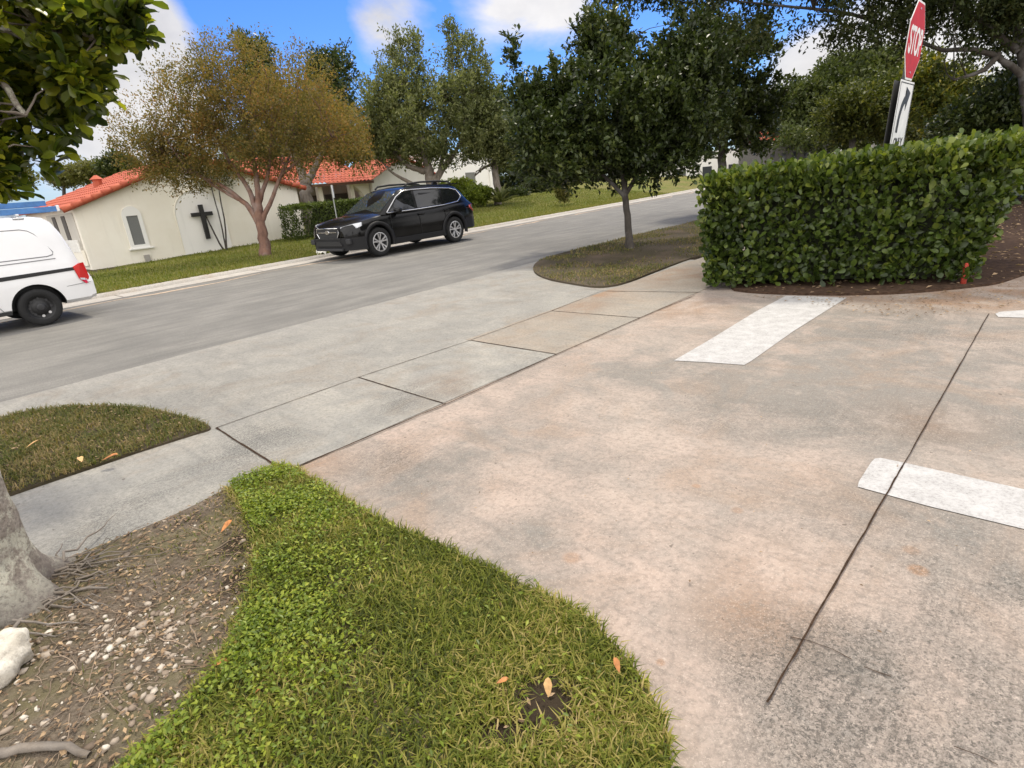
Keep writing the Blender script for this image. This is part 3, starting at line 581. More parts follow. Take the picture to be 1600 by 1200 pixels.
for (x0, z0, x1, z1) in ((xl-ov, zl-ov*rise/3.95, 0, za), (xr+ov, zr-ov*rise2/3.95, 0, za)):
    k = 14
    for i in range(k):
        p = np.array([x0+(x1-x0)*i/k, -.17, z0+(z1-z0)*i/k+.05]); q = np.array([x0+(x1-x0)*(i+1.1)/k, -.17, z0+(z1-z0)*(i+1.1)/k+.03]); cyl(bm, p, q, .10, .085, 10)
bmo('barge_tiles', bm, M_tile, ch, True)
bm = bmesh.new(); cyl(bm, (-2.2, 3.4, 2.4), (-2.2, 3.4, 2.92), .16, .16, 8); cyl(bm, (-2.2, 3.4, 2.92), (-2.2, 3.4, 3.07), .24, .05, 8); bmo('roof_vent', bm, M_tile, ch)
# window
def X(u, v): return (onS(u, v, 23.5)-cb) @ dT, onS(u, v, 23.5)[2]
wx0, wz1 = X(196, 338); wx1, wz0 = X(227, 381)
bm = bmesh.new(); fr = .12
for bx_ in [((wx0+wx1)/2, wz0-fr/2, wx1-wx0+2*fr, fr), (wx0-fr/2, (wz0+wz1)/2, fr, wz1-wz0), (wx1+fr/2, (wz0+wz1)/2, fr, wz1-wz0)]:
    box(bm, (bx_[0], -.02, bx_[1]), (bx_[2], .06, bx_[3]))
arc = [((wx0+wx1)/2+math.cos(q)*((wx1-wx0)/2+fr), 0.03, wz1+math.sin(q)*((wx1-wx0)/2+fr)*1.05) for q in np.linspace(0, math.pi, 15)]; prism(bm, arc, (0, -.08, 0))
win = bmo('window', bm, M_trim, ch)
bm = bmesh.new(); box(bm, ((wx0+wx1)/2, -.005, (wz0+wz1)/2), (wx1-wx0, .03, wz1-wz0)); bmo('pane', bm, M_screen, win)
bm = bmesh.new(); box(bm, ((wx0+wx1)/2+.02, -.06, wz0-fr-.015), (wx1-wx0+.42, .10, .05), 0, .01); bmo('sill', bm, M_trim, win)
# arched niche and cross
nx0, nx1 = -.98, .78; nc = (nx0+nx1)/2; nr = (nx1-nx0)/2; nzs = 1.35
arch = [(nx0, -.012, -.45), (nx1, -.012, -.45)]+[(nc+math.cos(q)*nr, -.012, nzs+math.sin(q)*nr) for q in np.linspace(0, math.pi, 24)]
bm = bmesh.new(); prism(bm, arch, (0, .03, 0)); bmo('niche', bm, M_white, ch)
path = [(nx0, -.016, -.45)]+[(nc-math.cos(q)*nr, -.016, nzs+math.sin(q)*nr) for q in np.linspace(0, math.pi, 24)]+[(nx1, -.016, -.45)]
V, Fc = tubes([(np.array(path), np.full(len(path), .022))], 6); npmesh('niche_moulding', V, Fc, M_cream, ch)
cx, cz1 = X(310, 320); _, cz0 = X(325, 373); ax0, az = X(300, 336); ax1, _ = X(330, 331)
bm = bmesh.new(); box(bm, (cx+.02, -.09, (cz0+cz1)/2), (.15, .09, cz1-cz0)); box(bm, (cx-.22, -.09, az), (.30, .085, .14)); box(bm, (cx+.24, -.09, az), (.29, .085, .14)); bmo('cross', bm, M_blackw, ch)
bm = bmesh.new(); box(bm, (-2.26, -.05, -.0), (.17, .10, .34), 0, .01); bmo('vent_box', bm, plain('grey_vent', (.33, .31, .28), .7, var=.1), ch)
bm = bmesh.new(); box(bm, (2.05, -.05, 1.75), (.12, .10, .18), 0, .01); bmo('wall_lamp', bm, M_dark, ch)
# side porch at the left end: recess shade put into panel colours, posts and balusters
M_porch = stucco('porch_shade_stucco', (.50, .47, .41), (.56, .53, .47))
bm = bmesh.new(); box(bm, (xl-.012, 2.2, .9), (.02, 3.9, 1.75)); bmo('porch_shade_panel', bm, M_porch, ch)
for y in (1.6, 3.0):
    bm = bmesh.new(); box(bm, (xl-.03, y, .95), (.03, .5, 1.5)); bmo('porch_opening_shade', bm, M_dark, ch)
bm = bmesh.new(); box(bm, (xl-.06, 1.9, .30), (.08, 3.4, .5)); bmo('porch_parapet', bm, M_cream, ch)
for k in range(9):
    bm = bmesh.new(); cyl(bm, (xl-.10, .35+k*.22, .5), (xl-.10, .35+k*.22, .9), .035, .035, 8); bmo('baluster', bm, M_trim, ch)

# residence behind the clipped hedge
hb = TS(17.0, 30.5, 0); hs = thing('residence', 'low white house with red tile roof and dark arched porch behind clipped hedge', 'building', hb, BROT)
def XS(u, v, s): q = onS(u, v, s); return (q-hb) @ dT, q[2]
e0, ez0 = XS(482, 294, 30.5); e1, ez1 = XS(580, 280, 30.5)
zb_ = lawnz(17, 30)-.5
ez = (ez0+ez1)/2
bm = bmesh.new(); box(bm, ((e0+e1)/2-2, 3.2, ez/2-.25), (e1-e0+4, 2.0, ez+.5)); bmo('wall', bm, M_shadew, hs)  # porch shade put into the wall's darker stucco
bm = bmesh.new(); box(bm, (e1-.2, .55, ez/2-.2), (.34, .5, ez+.4)); prism(bm, [(e1-.35, .3, ez-.05), (e1-1.2, .3, ez-.05), (e1-1.0, .3, ez-.22), (e1-.6, .3, ez-.55), (e1-.37, .3, ez-1.1)], (0, .4, 0)); bmo('porch_arch', bm, M_cream, hs)
for k, xk in enumerate((e0+.9, e0+3.0)):
    bm = bmesh.new(); box(bm, (xk, .5, ez/2-.2), (.26, .3, ez+.3)); bmo('porch_column', bm, M_cream, hs)
for xk, m_ in ((e0+3.4, M_dark), (e1-1.6, M_dark), (e0+1.4, M_dark)):
    bm = bmesh.new(); box(bm, (xk, 2.18, ez*.40), (.8, .06, ez*.75)); d_ = bmo('door', bm, m_, hs)
tile_slope('roof', (e0-4.5, -.1, ez+.02), (e1+.1, -.1, ez+.02), (0, 4.6, 1.75), hs)
bm = bmesh.new(); box(bm, ((e0+e1)/2-2.2, -.06, ez-.02), (e1-e0+4.6, .08, .14)); bmo('fascia', bm, plain('brown_fascia', (.12, .06, .035), .7), hs)
# gabled wing on the right
gx0, gx1 = e1+.05, e1+5.2; gzr = ez+1.25
bm = bmesh.new(); prism(bm, [(gx0, .1, -.6), (gx1, .1, -.6), (gx1, .1, ez+.05), ((gx0+gx1)/2, .1, gzr), (gx0, .1, ez+.05)], (0, 5, 0)); bmo('wing_wall', bm, M_white, hs)
hw = (gx1-gx0)/2
tile_slope('roof', (gx0-.2, -.15, ez+.02), (gx0-.2, 5, ez+.02), (hw+.2, 0, (gzr-ez)*1.05), hs); tile_slope('roof', (gx1+.2, 5, ez+.02), (gx1+.2, -.15, ez+.02), (-hw-.2, 0, (gzr-ez)*1.05), hs)
# white two storey block further along
wb = TS(30, 33, 0); wbk = thing('white_block', 'plain white two storey block with one dark door behind the trees', 'building', wb, BROT)
def XW(u, v): q = onS(u, v, 33); return (q-wb) @ dT, q[2]
a0, az1 = XW(660, 245); a1, _ = XW(770, 245); d0, dz1 = XW(727, 271); d1, dz0 = XW(744, 296)
bm = bmesh.new(); box(bm, ((a0+a1)/2, 3, 1.6), (a1-a0, 6, 4.4)); bmo('wall', bm, M_white, wbk)
bm = bmesh.new(); box(bm, ((d0+d1)/2, -.01, (dz0+dz1)/2-.1), (d1-d0, .06, dz1-dz0+.3)); bmo('door', bm, plain('grey_door', (.17, .17, .15), .6, var=.2), wbk)
bm = bmesh.new(); box(bm, (a1-.5, -.06, 1.6), (.3, .12, 4.3)); bmo('pilaster', bm, M_white, wbk)
bm = bmesh.new(); box(bm, ((a0+a1)/2, 3, 3.86), (a1-a0+.2, 6.2, .12)); bmo('parapet', bm, M_trim, wbk)
# far white house and grey fenced house beyond the road end
def far_house(u0, v0, u1, v1, depth, wallm, label, roof=True, dy=6., name='house', openings=0):
    a = P(u0, v1, depth); b = P(u1, v1, depth); hgt = (v1-v0)*depth/F; c = (a+b)/2; c[2] = min(a[2], b[2])-.3; wdt = np.linalg.norm((b-a)[:2]); rz = math.atan2((b-a)[1], (b-a)[0])
    h_ = thing(name, label, 'building', c, rz); bm = bmesh.new(); box(bm, (0, dy/2, hgt/2), (wdt, dy, hgt+.6)); bmo('wall', bm, wallm, h_)
    if roof:
        tile_slope('roof', (-wdt/2-.4, -.4, hgt+.22), (wdt/2+.4, -.4, hgt+.22), (0, dy/2+.4, roof), h_, .35, .6); tile_slope('roof', (wdt/2+.4, dy+.4, hgt+.22), (-wdt/2-.4, dy+.4, hgt+.22), (0, -dy/2-.4, roof), h_, .35, .6)
    for k in range(openings):
        bm = bmesh.new(); box(bm, (-wdt/2+wdt*(k+.6)/openings, -.03, hgt*.45), (wdt/openings*.35, .06, hgt*.55)); bmo('window', bm, M_glass, h_)
    return h_
far_house(1040, 232, 1200, 292, 48, M_white, 'bright white house glimpsed between the hedge and the dark trees', 0, 8, openings=4)
far_house(1195, 214, 1300, 262, 40, plain('grey_siding', (.15, .14, .13), .9, var=.2), 'grey house with a red tile roof just above the hedge top', 1.2, 5, openings=6)
far_house(1268, 208, 1400, 252, 52, M_white, 'white house far behind the arrow sign above the hedge', 0, 6, openings=3)

# ---------------------------------------------------------------- vehicles
def loft(sts, mirror=True):
    """sts: (x, [(y,z)...bottom centre -> top centre]) -> bmesh closed body"""
    bm = bmesh.new(); rows = []
    for x, pr in sts:
        full = [(y, z) for y, z in pr]+[(-y, z) for y, z in pr[::-1] if abs(y) > 1e-6]
        rows.append([bm.verts.new((x, y, z)) for y, z in full])
    n = len(rows[0])
    for a, b in zip(rows[:-1], rows[1:]):
        for i in range(n): bm.faces.new((a[i], a[(i+1) % n], b[(i+1) % n], b[i]))
    bm.faces.new(rows[0]); bm.faces.new(rows[-1][::-1]); return bm
def cut_wheels(o, wheels, r, wy, depth, mdark):
    for x, z in wheels:
        for sy in (1, -1):
            bm = bmesh.new(); cyl(bm, (x, sy*(wy-depth), z), (x, sy*(wy+.3), z), r, r, 40); c = bmo('cut', bm, mdark)
            c.parent = o.parent
            md = o.modifiers.new('b', 'BOOLEAN'); md.operation = 'DIFFERENCE'; md.solver = 'EXACT'; md.material_mode = 'TRANSFER'; md.object = c
            bpy.context.view_layer.update(); dg = bpy.context.evaluated_depsgraph_get(); me = bpy.data.meshes.new_from_object(o.evaluated_get(dg)); o.modifiers.clear(); old = o.data; o.data = me
            bpy.data.objects.remove(c)
M_tyre = plain('tyre_rubber', (.012, .012, .012), .9, var=.2, sc=30); M_alloy = plain('alloy', (.62, .62, .63), .3, .85); M_darkm = plain('dark_metal', (.03, .03, .032), .55, .3); M_clad = plain('black_cladding', (.013, .013, .014), .65, spec=.3)
M_chrome = plain('chrome_trim', (.75, .75, .76), .15, 1.); M_red = plain('red_lens', (.55, .012, .012), .15, coat=.6); M_clear = plain('headlamp_lens', (.55, .57, .6), .08, coat=1.); M_plastic = plain('dark_plastic', (.010, .010, .0105), .55)
def lathe(bm, prof, y_sign, cx, cy, cz, n=36):
    rows = [[bm.verts.new((cx+r*math.cos(a), cy+y_sign*y, cz+r*math.sin(a))) for a in np.arange(n)/n*2*math.pi] for r, y in prof]
    for a, b in zip(rows[:-1], rows[1:]):
        for i in range(n): bm.faces.new((a[i], a[(i+1) % n], b[(i+1) % n], b[i]))
def wheel(parent, x, y, r, sy, alloy, spokes=5, width=.22, steel=False):
    bm = bmesh.new(); w2 = width/2; ri = r*.66
    lathe(bm, [(ri, -w2), (r*.9, -w2), (r*.985, -w2*.8), (r, -w2*.4), (r, w2*.4), (r*.985, w2*.8), (r*.9, w2), (ri+.012, w2*.96), (ri, w2*.8)], sy, 0, 0, 0)
    wh = bpy.data.objects.new('wheel', None); C.objects.link(wh); wh.parent = parent; wh.location = (x, y, r)
    ty = bmo('tyre', bm, M_tyre, wh, True)
    bm = bmesh.new(); lathe(bm, [(ri+.002, w2*.86), (ri-.02, w2*.8), (ri-.03, -w2*.9), (.001, -w2*.85)] if not steel else [(ri+.002, w2*.86), (ri-.02, w2*.75), (ri-.035, w2*.3), (ri*.62, w2*.45), (ri*.5, w2*.75), (ri*.3, w2*.8), (.001, w2*.8)], sy, 0, 0, 0); bmo('rim_barrel', bm, M_darkm if not steel else M_plastic, wh, True)
    if steel:
        for k in range(8):
            a = k/8*2*math.pi; bm = bmesh.new(); cyl(bm, (math.cos(a)*ri*.74, sy*w2*.35, math.sin(a)*ri*.74), (math.cos(a)*ri*.74, sy*w2*.50, math.sin(a)*ri*.74), .024, .024, 10); bmo('rim_hole', bm, M_alloy if k in (5, 6) else M_darkm, wh)
        bm = bmesh.new(); lathe(bm, [(.075, w2*.80), (.07, w2*.98), (.03, w2*1.02), (.001, w2*1.02)], sy, 0, 0, 0, 20); bmo('hub_cap', bm, M_darkm, wh, True)
    if not steel:
        bm = bmesh.new(); lathe(bm, [(ri+.004, w2*.9), (ri-.018, w2*.92), (ri-.025, w2*.6)], sy, 0, 0, 0); cyl(bm, (0, sy*w2*.55, 0), (0, sy*w2*.86, 0), .062, .05, 14)
        for k in range(spokes):
            for off in (-.16, .16):
                a = k/spokes*2*math.pi+.3; d0 = np.array([math.cos(a+off*.5), 0, math.sin(a+off*.5)]); d1 = np.array([math.cos(a+off*1.35), 0, math.sin(a+off*1.35)]); nn = np.array([-math.sin(a), 0, math.cos(a)])
                p0 = d0*.045+np.array([0, sy*w2*.80, 0]); p1 = d1*(ri-.012)+np.array([0, sy*w2*.88, 0])
                prism(bm, [p0-nn*.014, p0+nn*.014, p1+nn*.021, p1-nn*.021], (0, -sy*.03, 0))
        bmo('spokes', bm, M_alloy, wh)
def gquad(bm, pts, n, th=.006):
    prism(bm, [np.asarray(p)+np.asarray(n)*th for p in pts], -np.asarray(n)*th*1.6)

def paintmat(name, col, rough=.25, coat=1.):
    m, t, b = newmat(name); n = t.noise(t.coord(), 3, 5, .6); dirt = t.noise(t.coord(), 14, 6, .7)
    c = t.mix(t.math('MULTIPLY', t.ramp(n, [(.4, 0.), (.7, 1.)]), .25), col, tuple(min(1, x*.8+.02) for x in col)); t.put(b.inputs['Base Color'], c)
    t.put(b.inputs['Roughness'], t.math('MULTIPLY_ADD', dirt, .18, rough-.05)); b.inputs['Coat Weight'].default_value = coat; b.inputs['Coat Roughness'].default_value = .06; return m
def suv():
    cF, cR = G(597, 400), G(713, 378); fw = unit((cF-cR)[None])[0]; rz = math.atan2(fw[1], fw[0]); lf = np.array([-fw[1], fw[0], 0])
    wbm = np.linalg.norm(cF-cR); sc = 1.0
    r = thing('suv', 'glossy black wagon style suv with roof rails parked on the far side of the road', 'car', (cF+cR)/2-lf*.90, rz); r.rotation_euler.z = rz
    xf, xr_, wr = 1.385, -1.385, .355
    k = wbm/2.77; r.scale = (k, k, k)
    MB = paintmat('black_paint', (.0035, .0035, .0037), .13, .0); MB.node_tree.nodes['Principled BSDF'].inputs['Specular IOR Level'].default_value = .32
    def sec(w, zb, zm, zs, zt, wt, flat=.0):
        # bottom, sill, side, shoulder, top edge, top centre
        return [(0, zb), (w*.80, zb), (w*.965, zb+.07), (w*.995, zb+.22), (w*1.0, zm), (w*.985, (zm+zs)/2+.02), (w*.955, zs-.03), (w*.915, zs+.02), (wt, zt), (wt*.5, zt+flat), (0, zt+flat*1.2)]
    st = [(-2.40, sec(.70, .50, .70, .90, .96, .55, .01)), (-2.36, sec(.80, .40, .72, 1.00, 1.06, .64, .01)), (-2.22, sec(.875, .34, .72, 1.03, 1.09, .72, .01)), (-1.9, sec(.925, .28, .70, 1.04, 1.08, .78, .01)),
          (-1.38, sec(.93, .26, .68, 1.03, 1.06, .80, .01)), (-.6, sec(.925, .25, .64, .99, 1.03, .80, .01)), (.2, sec(.925, .25, .64, .965, 1.01, .80, .01)), (.85, sec(.925, .25, .65, .955, 1.01, .80, .02)), (1.15, sec(.925, .25, .66, .95, 1.0, .80, .045)),
          (1.5, sec(.93, .27, .66, .92, .965, .78, .05)), (1.9, sec(.915, .27, .65, .87, .915, .74, .045)), (2.15, sec(.86, .28, .62, .82, .865, .68, .03)), (2.32, sec(.74, .30, .58, .75, .80, .58, .015)), (2.40, sec(.62, .36, .55, .68, .72, .50, .01))]
    bd = bmo('body', loft(st), MB, r); cut_wheels(bd, [(xf, wr), (xr_, wr)], .425, .95, .34, M_plastic); smooth_angle(bd, 28)
    # greenhouse
    def gsec(zt, wt, zb=.99): 
        wb = .855; zt = max(zt, zb+.01)
        return [(0, zb), (wb, zb), (wb+(wt-wb)*.33, zb+(zt-zb)*.33), (wb+(wt-wb)*.66, zb+(zt-zb)*.66), (wt, zb+(zt-zb)*.90), (wt-.05, zb+(zt-zb)*.97), (wt*.55, zt+.008), (0, zt+.012)]
    gs = [(-2.30, gsec(1.07, .70)), (-2.16, gsec(1.22, .69)), (-1.98, gsec(1.42, .675)), (-1.80, gsec(1.56, .665)), (-1.55, gsec(1.605, .67)), (-1.0, gsec(1.635, .68)), (-.3, gsec(1.64, .685)), (.1, gsec(1.605, .68)), (.32, gsec(1.545, .67)), (.62, gsec(1.36, .70)), (.95, gsec(1.14, .76)), (1.16, gsec(1.01, .80))]
    gh = bmo('cabin', loft(gs), MB, r); smooth_angle(gh, 30)
    MG = plain('tinted_glass', (.010, .011, .012), .05, coat=.4, spec=.6); MW = plain('windscreen_glass', (.03, .04, .045), .03, coat=1., spec=1.)
    def side(x, z, sy):      # y of the cabin flank at height z
        zt = np.interp(x, [g_[0] for g_ in gs], [g_[1][-1][1]-.012 for g_ in gs]); wt = np.interp(x, [g_[0] for g_ in gs], [g_[1][4][0] for g_ in gs]); q = (z-.99)/max((zt-.99)*.9, .02)
        return (x, sy*(.855+(wt-.855)*q+.004), z)
    def pane(name, pts, m, sy, push=.012):
        bm = bmesh.new(); 
        vs = [np.array(side(x, z, sy)) for x, z in pts]
        prism(bm, [p+np.array([0, sy*push, sy*0]) for p in vs], (0, -sy*.03, 0)); return bmo(name, bm, m, r)
    for sy in (1, -1):
        pane('side_window', [(.88, 1.045), (-.02, 1.055), (-.06, 1.50), (.22, 1.475), (.5, 1.33)], MG, sy); pane('side_window', [(-.10, 1.06), (-1.02, 1.085), (-1.10, 1.49), (-.14, 1.505)], MG, sy); pane('side_window', [(-1.12, 1.09), (-1.62, 1.13), (-1.86, 1.24), (-1.72, 1.41), (-1.5, 1.46), (-1.18, 1.485)], MG, sy)
        tr = [np.array(side(x, z, sy))+np.array([0, sy*.022, 0]) for x, z in [(.98, 1.03), (.5, 1.385), (.24, 1.515), (-.05, 1.535), (-.8, 1.535), (-1.5, 1.495), (-1.78, 1.43), (-1.93, 1.25), (-1.70, 1.11), (-1.1, 1.06), (0, 1.03), (.98, 1.02)]]
        V, Fc = tubes([(np.array(tr), np.full(len(tr), .016))], 6); npmesh('window_trim', V, Fc, M_chrome, r)
        rl = np.array([(.05, sy*.60, 1.62), (-.05, sy*.61, 1.685), (-.5, sy*.62, 1.71), (-1.2, sy*.62, 1.70), (-1.62, sy*.61, 1.665), (-1.75, sy*.60, 1.59)]); V, Fc = tubes([(rl, np.full(6, .026))], 8); npmesh('roof_rail', V, Fc, M_clad, r, True)
        for xh in (-.15, -1.15):
            bm = bmesh.new(); box(bm, (xh, sy*.925, .90), (.20, .035, .035), 0, .01); bmo('door_handle', bm, MB, r)
        bm = bmesh.new(); box(bm, (.72, sy*.985, 1.05), (.13, .20, .14), 0, .04); box(bm, (.70, sy*.90, 1.00), (.06, .10, .05)); mi = bmo('mirror', bm, MB, r, True)
        for xw in (xf, xr_):      # arch cladding
            an = np.linspace(-.25, math.pi+.25, 26); bm = bmesh.new(); ring = []
            for a in an: ring.append([bm.verts.new((xw+rr*math.cos(a), sy*yy, wr+rr*math.sin(a))) for rr, yy in ((.42, .90), (.425, .957), (.50, .953), (.505, .90))])
            for a_, b_ in zip(ring[:-1], ring[1:]):
                for q in range(3): bm.faces.new((a_[q], a_[q+1], b_[q+1], b_[q]))
            bmo('arch_cladding', bm, M_clad, r, True)
            wheel(r, xw, sy*.835, wr, sy, True, 5)
        bm = bmesh.new(); box(bm, (0, sy*.905, .315), (1.95, .08, .15), 0, .02); bmo('sill_cladding', bm, M_clad, r)
        for (xa, xb) in ((.93, .90), (-.08, -.10), (-1.06, -1.02)):
            V, Fc = tubes([(np.array([(xa, sy*.928, .98), (xa, sy*.927, .66), (xb, sy*.924, .40)]), np.full(3, .006))], 5); npmesh('door_gap', V, Fc, M_plastic, r)
        bm = bmesh.new(); prism(bm, [(2.30, sy*.46, .70), (2.31, sy*.46, .80), (2.10, sy*.76, .86), (1.86, sy*.905, .885), (1.88, sy*.912, .80), (2.02, sy*.872, .765), (2.24, sy*.70, .715)], (.045, sy*.018, 0)); bmo('headlight', bm, M_clear, r)
        bm = bmesh.new(); prism(bm, [(-2.385, sy*.50, .98), (-2.385, sy*.5, .82), (-2.30, sy*.84, .80), (-2.06, sy*.93, .92), (-2.06, sy*.925, .98), (-2.30, sy*.83, 1.0)], (-.03, sy*.012, 0)); bmo('tail_light', bm, M_red, r)
        bm = bmesh.new(); box(bm, (2.37, sy*.74, .46), (.10, .17, .13), 0, .03); bmo('fog_lamp_pod', bm, M_darkm, r)
    wsq = lambda x, y: (x, y, np.interp(x, [.32, .62, .95, 1.16], [1.545, 1.36, 1.14, 1.01])+.022-abs(y)*.02)
    bm = bmesh.new(); prism(bm, [wsq(.35, -.60), wsq(.35, .60), wsq(.62, .64), wsq(1.08, .72), wsq(1.08, -.72), wsq(.62, -.64)], (-.01, 0, -.016)); bmo('windscreen', bm, MW, r)
    bm = bmesh.new(); prism(bm, [(-1.90, -.58, 1.515), (-1.90, .58, 1.515), (-2.22, .62, 1.175), (-2.22, -.62, 1.175)], (.02, 0, -.02)); bmo('rear_window', bm, MG, r)
    bm = bmesh.new(); box(bm, (-1.86, 0, 1.60), (.30, 1.2, .04), 0, .015); bmo('spoiler', bm, MB, r)
    bm = bmesh.new(); prism(bm, [(2.43, -.44, .78), (2.43, .44, .78), (2.43, .47, .66), (2.43, .38, .54), (2.43, -.38, .54), (2.43, -.47, .66)], (-.1, 0, 0)); gr_ = bmo('grille', bm, M_plastic, r)
    fr_ = np.array([(2.44, -.45, .66), (2.44, -.44, .785), (2.45, 0, .79), (2.44, .44, .785), (2.44, .45, .66), (2.44, .36, .53), (2.44, -.36, .53), (2.44, -.45, .66)]); V, Fc = tubes([(fr_, np.full(8, .013))], 6); npmesh('grille_frame', V, Fc, M_chrome, gr_)
    bm = bmesh.new(); box(bm, (2.445, 0, .69), (.02, .76, .022)); bmo('grille_bar', bm, M_chrome, gr_)
    # emblem: small oval on the grille bar
    bm = bmesh.new(); cyl(bm, (2.44, 0, .69), (2.465, 0, .69), .055, .05, 20); bmesh.ops.scale(bm, vec=(1, 1.5, 1), verts=bm.verts[:]); bmo('badge', bm, M_chrome, gr_)
    bm = bmesh.new(); lofts = [(2.10, .90), (2.30, .80), (2.42, .64), (2.47, .40)]
    pts_ = [(1.86, .955), (2.12, .885), (2.34, .765), (2.45, .52), (2.47, 0)]
    pts_ = [(x, y) for x, y in pts_]+[(x, -y) for x, y in pts_[::-1][1:]]
    rows = [[bm.verts.new((x*(1 if z > .3 else .985), y, z)) for x, y in pts_] for z in (.24, .30, .50, .55)]
    for a_, b_ in zip(rows[:-1], rows[1:]):
        for q in range(len(pts_)-1): bm.faces.new((a_[q], a_[q+1], b_[q+1], b_[q]))
    fb = bmo('front_bumper', bm, M_clad, r, True)
    bm = bmesh.new(); prism(bm, [(2.48, -.55, .36), (2.48, .55, .36), (2.485, .48, .47), (2.485, -.48, .47)], (-.05, 0, 0)); bmo('lower_intake', bm, M_plastic, r)
    bm = bmesh.new(); box(bm, (2.45, 0, .27), (.08, 1.1, .06), 0, .015); bmo('skid_plate', bm, M_darkm, r)
    bm = bmesh.new(); prism(bm, [(2.475, -.52, .52), (2.48, 0, .53), (2.475, .52, .52), (2.48, .52, .545), (2.485, 0, .555), (2.48, -.52, .545)], (-.06, 0, 0)); bmo('bumper_crease', bm, M_darkm, r)
    bm = bmesh.new(); pts_ = [(-1.84, .945), (-2.15, .90), (-2.36, .80), (-2.44, .5), (-2.45, 0)]; pts_ = pts_+[(x, -y) for x, y in pts_[::-1][1:]]
    rows = [[bm.verts.new((x, y, z)) for x, y in pts_] for z in (.34, .40, .60, .64)]
    for a_, b_ in zip(rows[:-1], rows[1:]):
        for q in range(len(pts_)-1): bm.faces.new((a_[q], a_[q+1], b_[q+1], b_[q]))
    bmo('rear_bumper', bm, M_clad, r, True)
    bm = bmesh.new(); box(bm, (0, 0, .27), (3.6, 1.4, .10)); bmo('underbody', bm, M_plastic, r)
    bm = bmesh.new(); prism(bm, [(-1.55, -.03, 1.635), (-1.78, -.03, 1.60), (-1.74, -.03, 1.72), (-1.66, -.03, 1.72)], (0, .06, 0)); bmo('antenna_fin', bm, MB, r)
    for o in r.children_recursive:      # short front overhang
        if o.type == 'MESH' and o.parent.name.split('.')[0] != 'wheel':
            for v in o.data.vertices:
                if v.co.x > 1.8: v.co.x = 1.8+(v.co.x-1.8)*.70
suv()
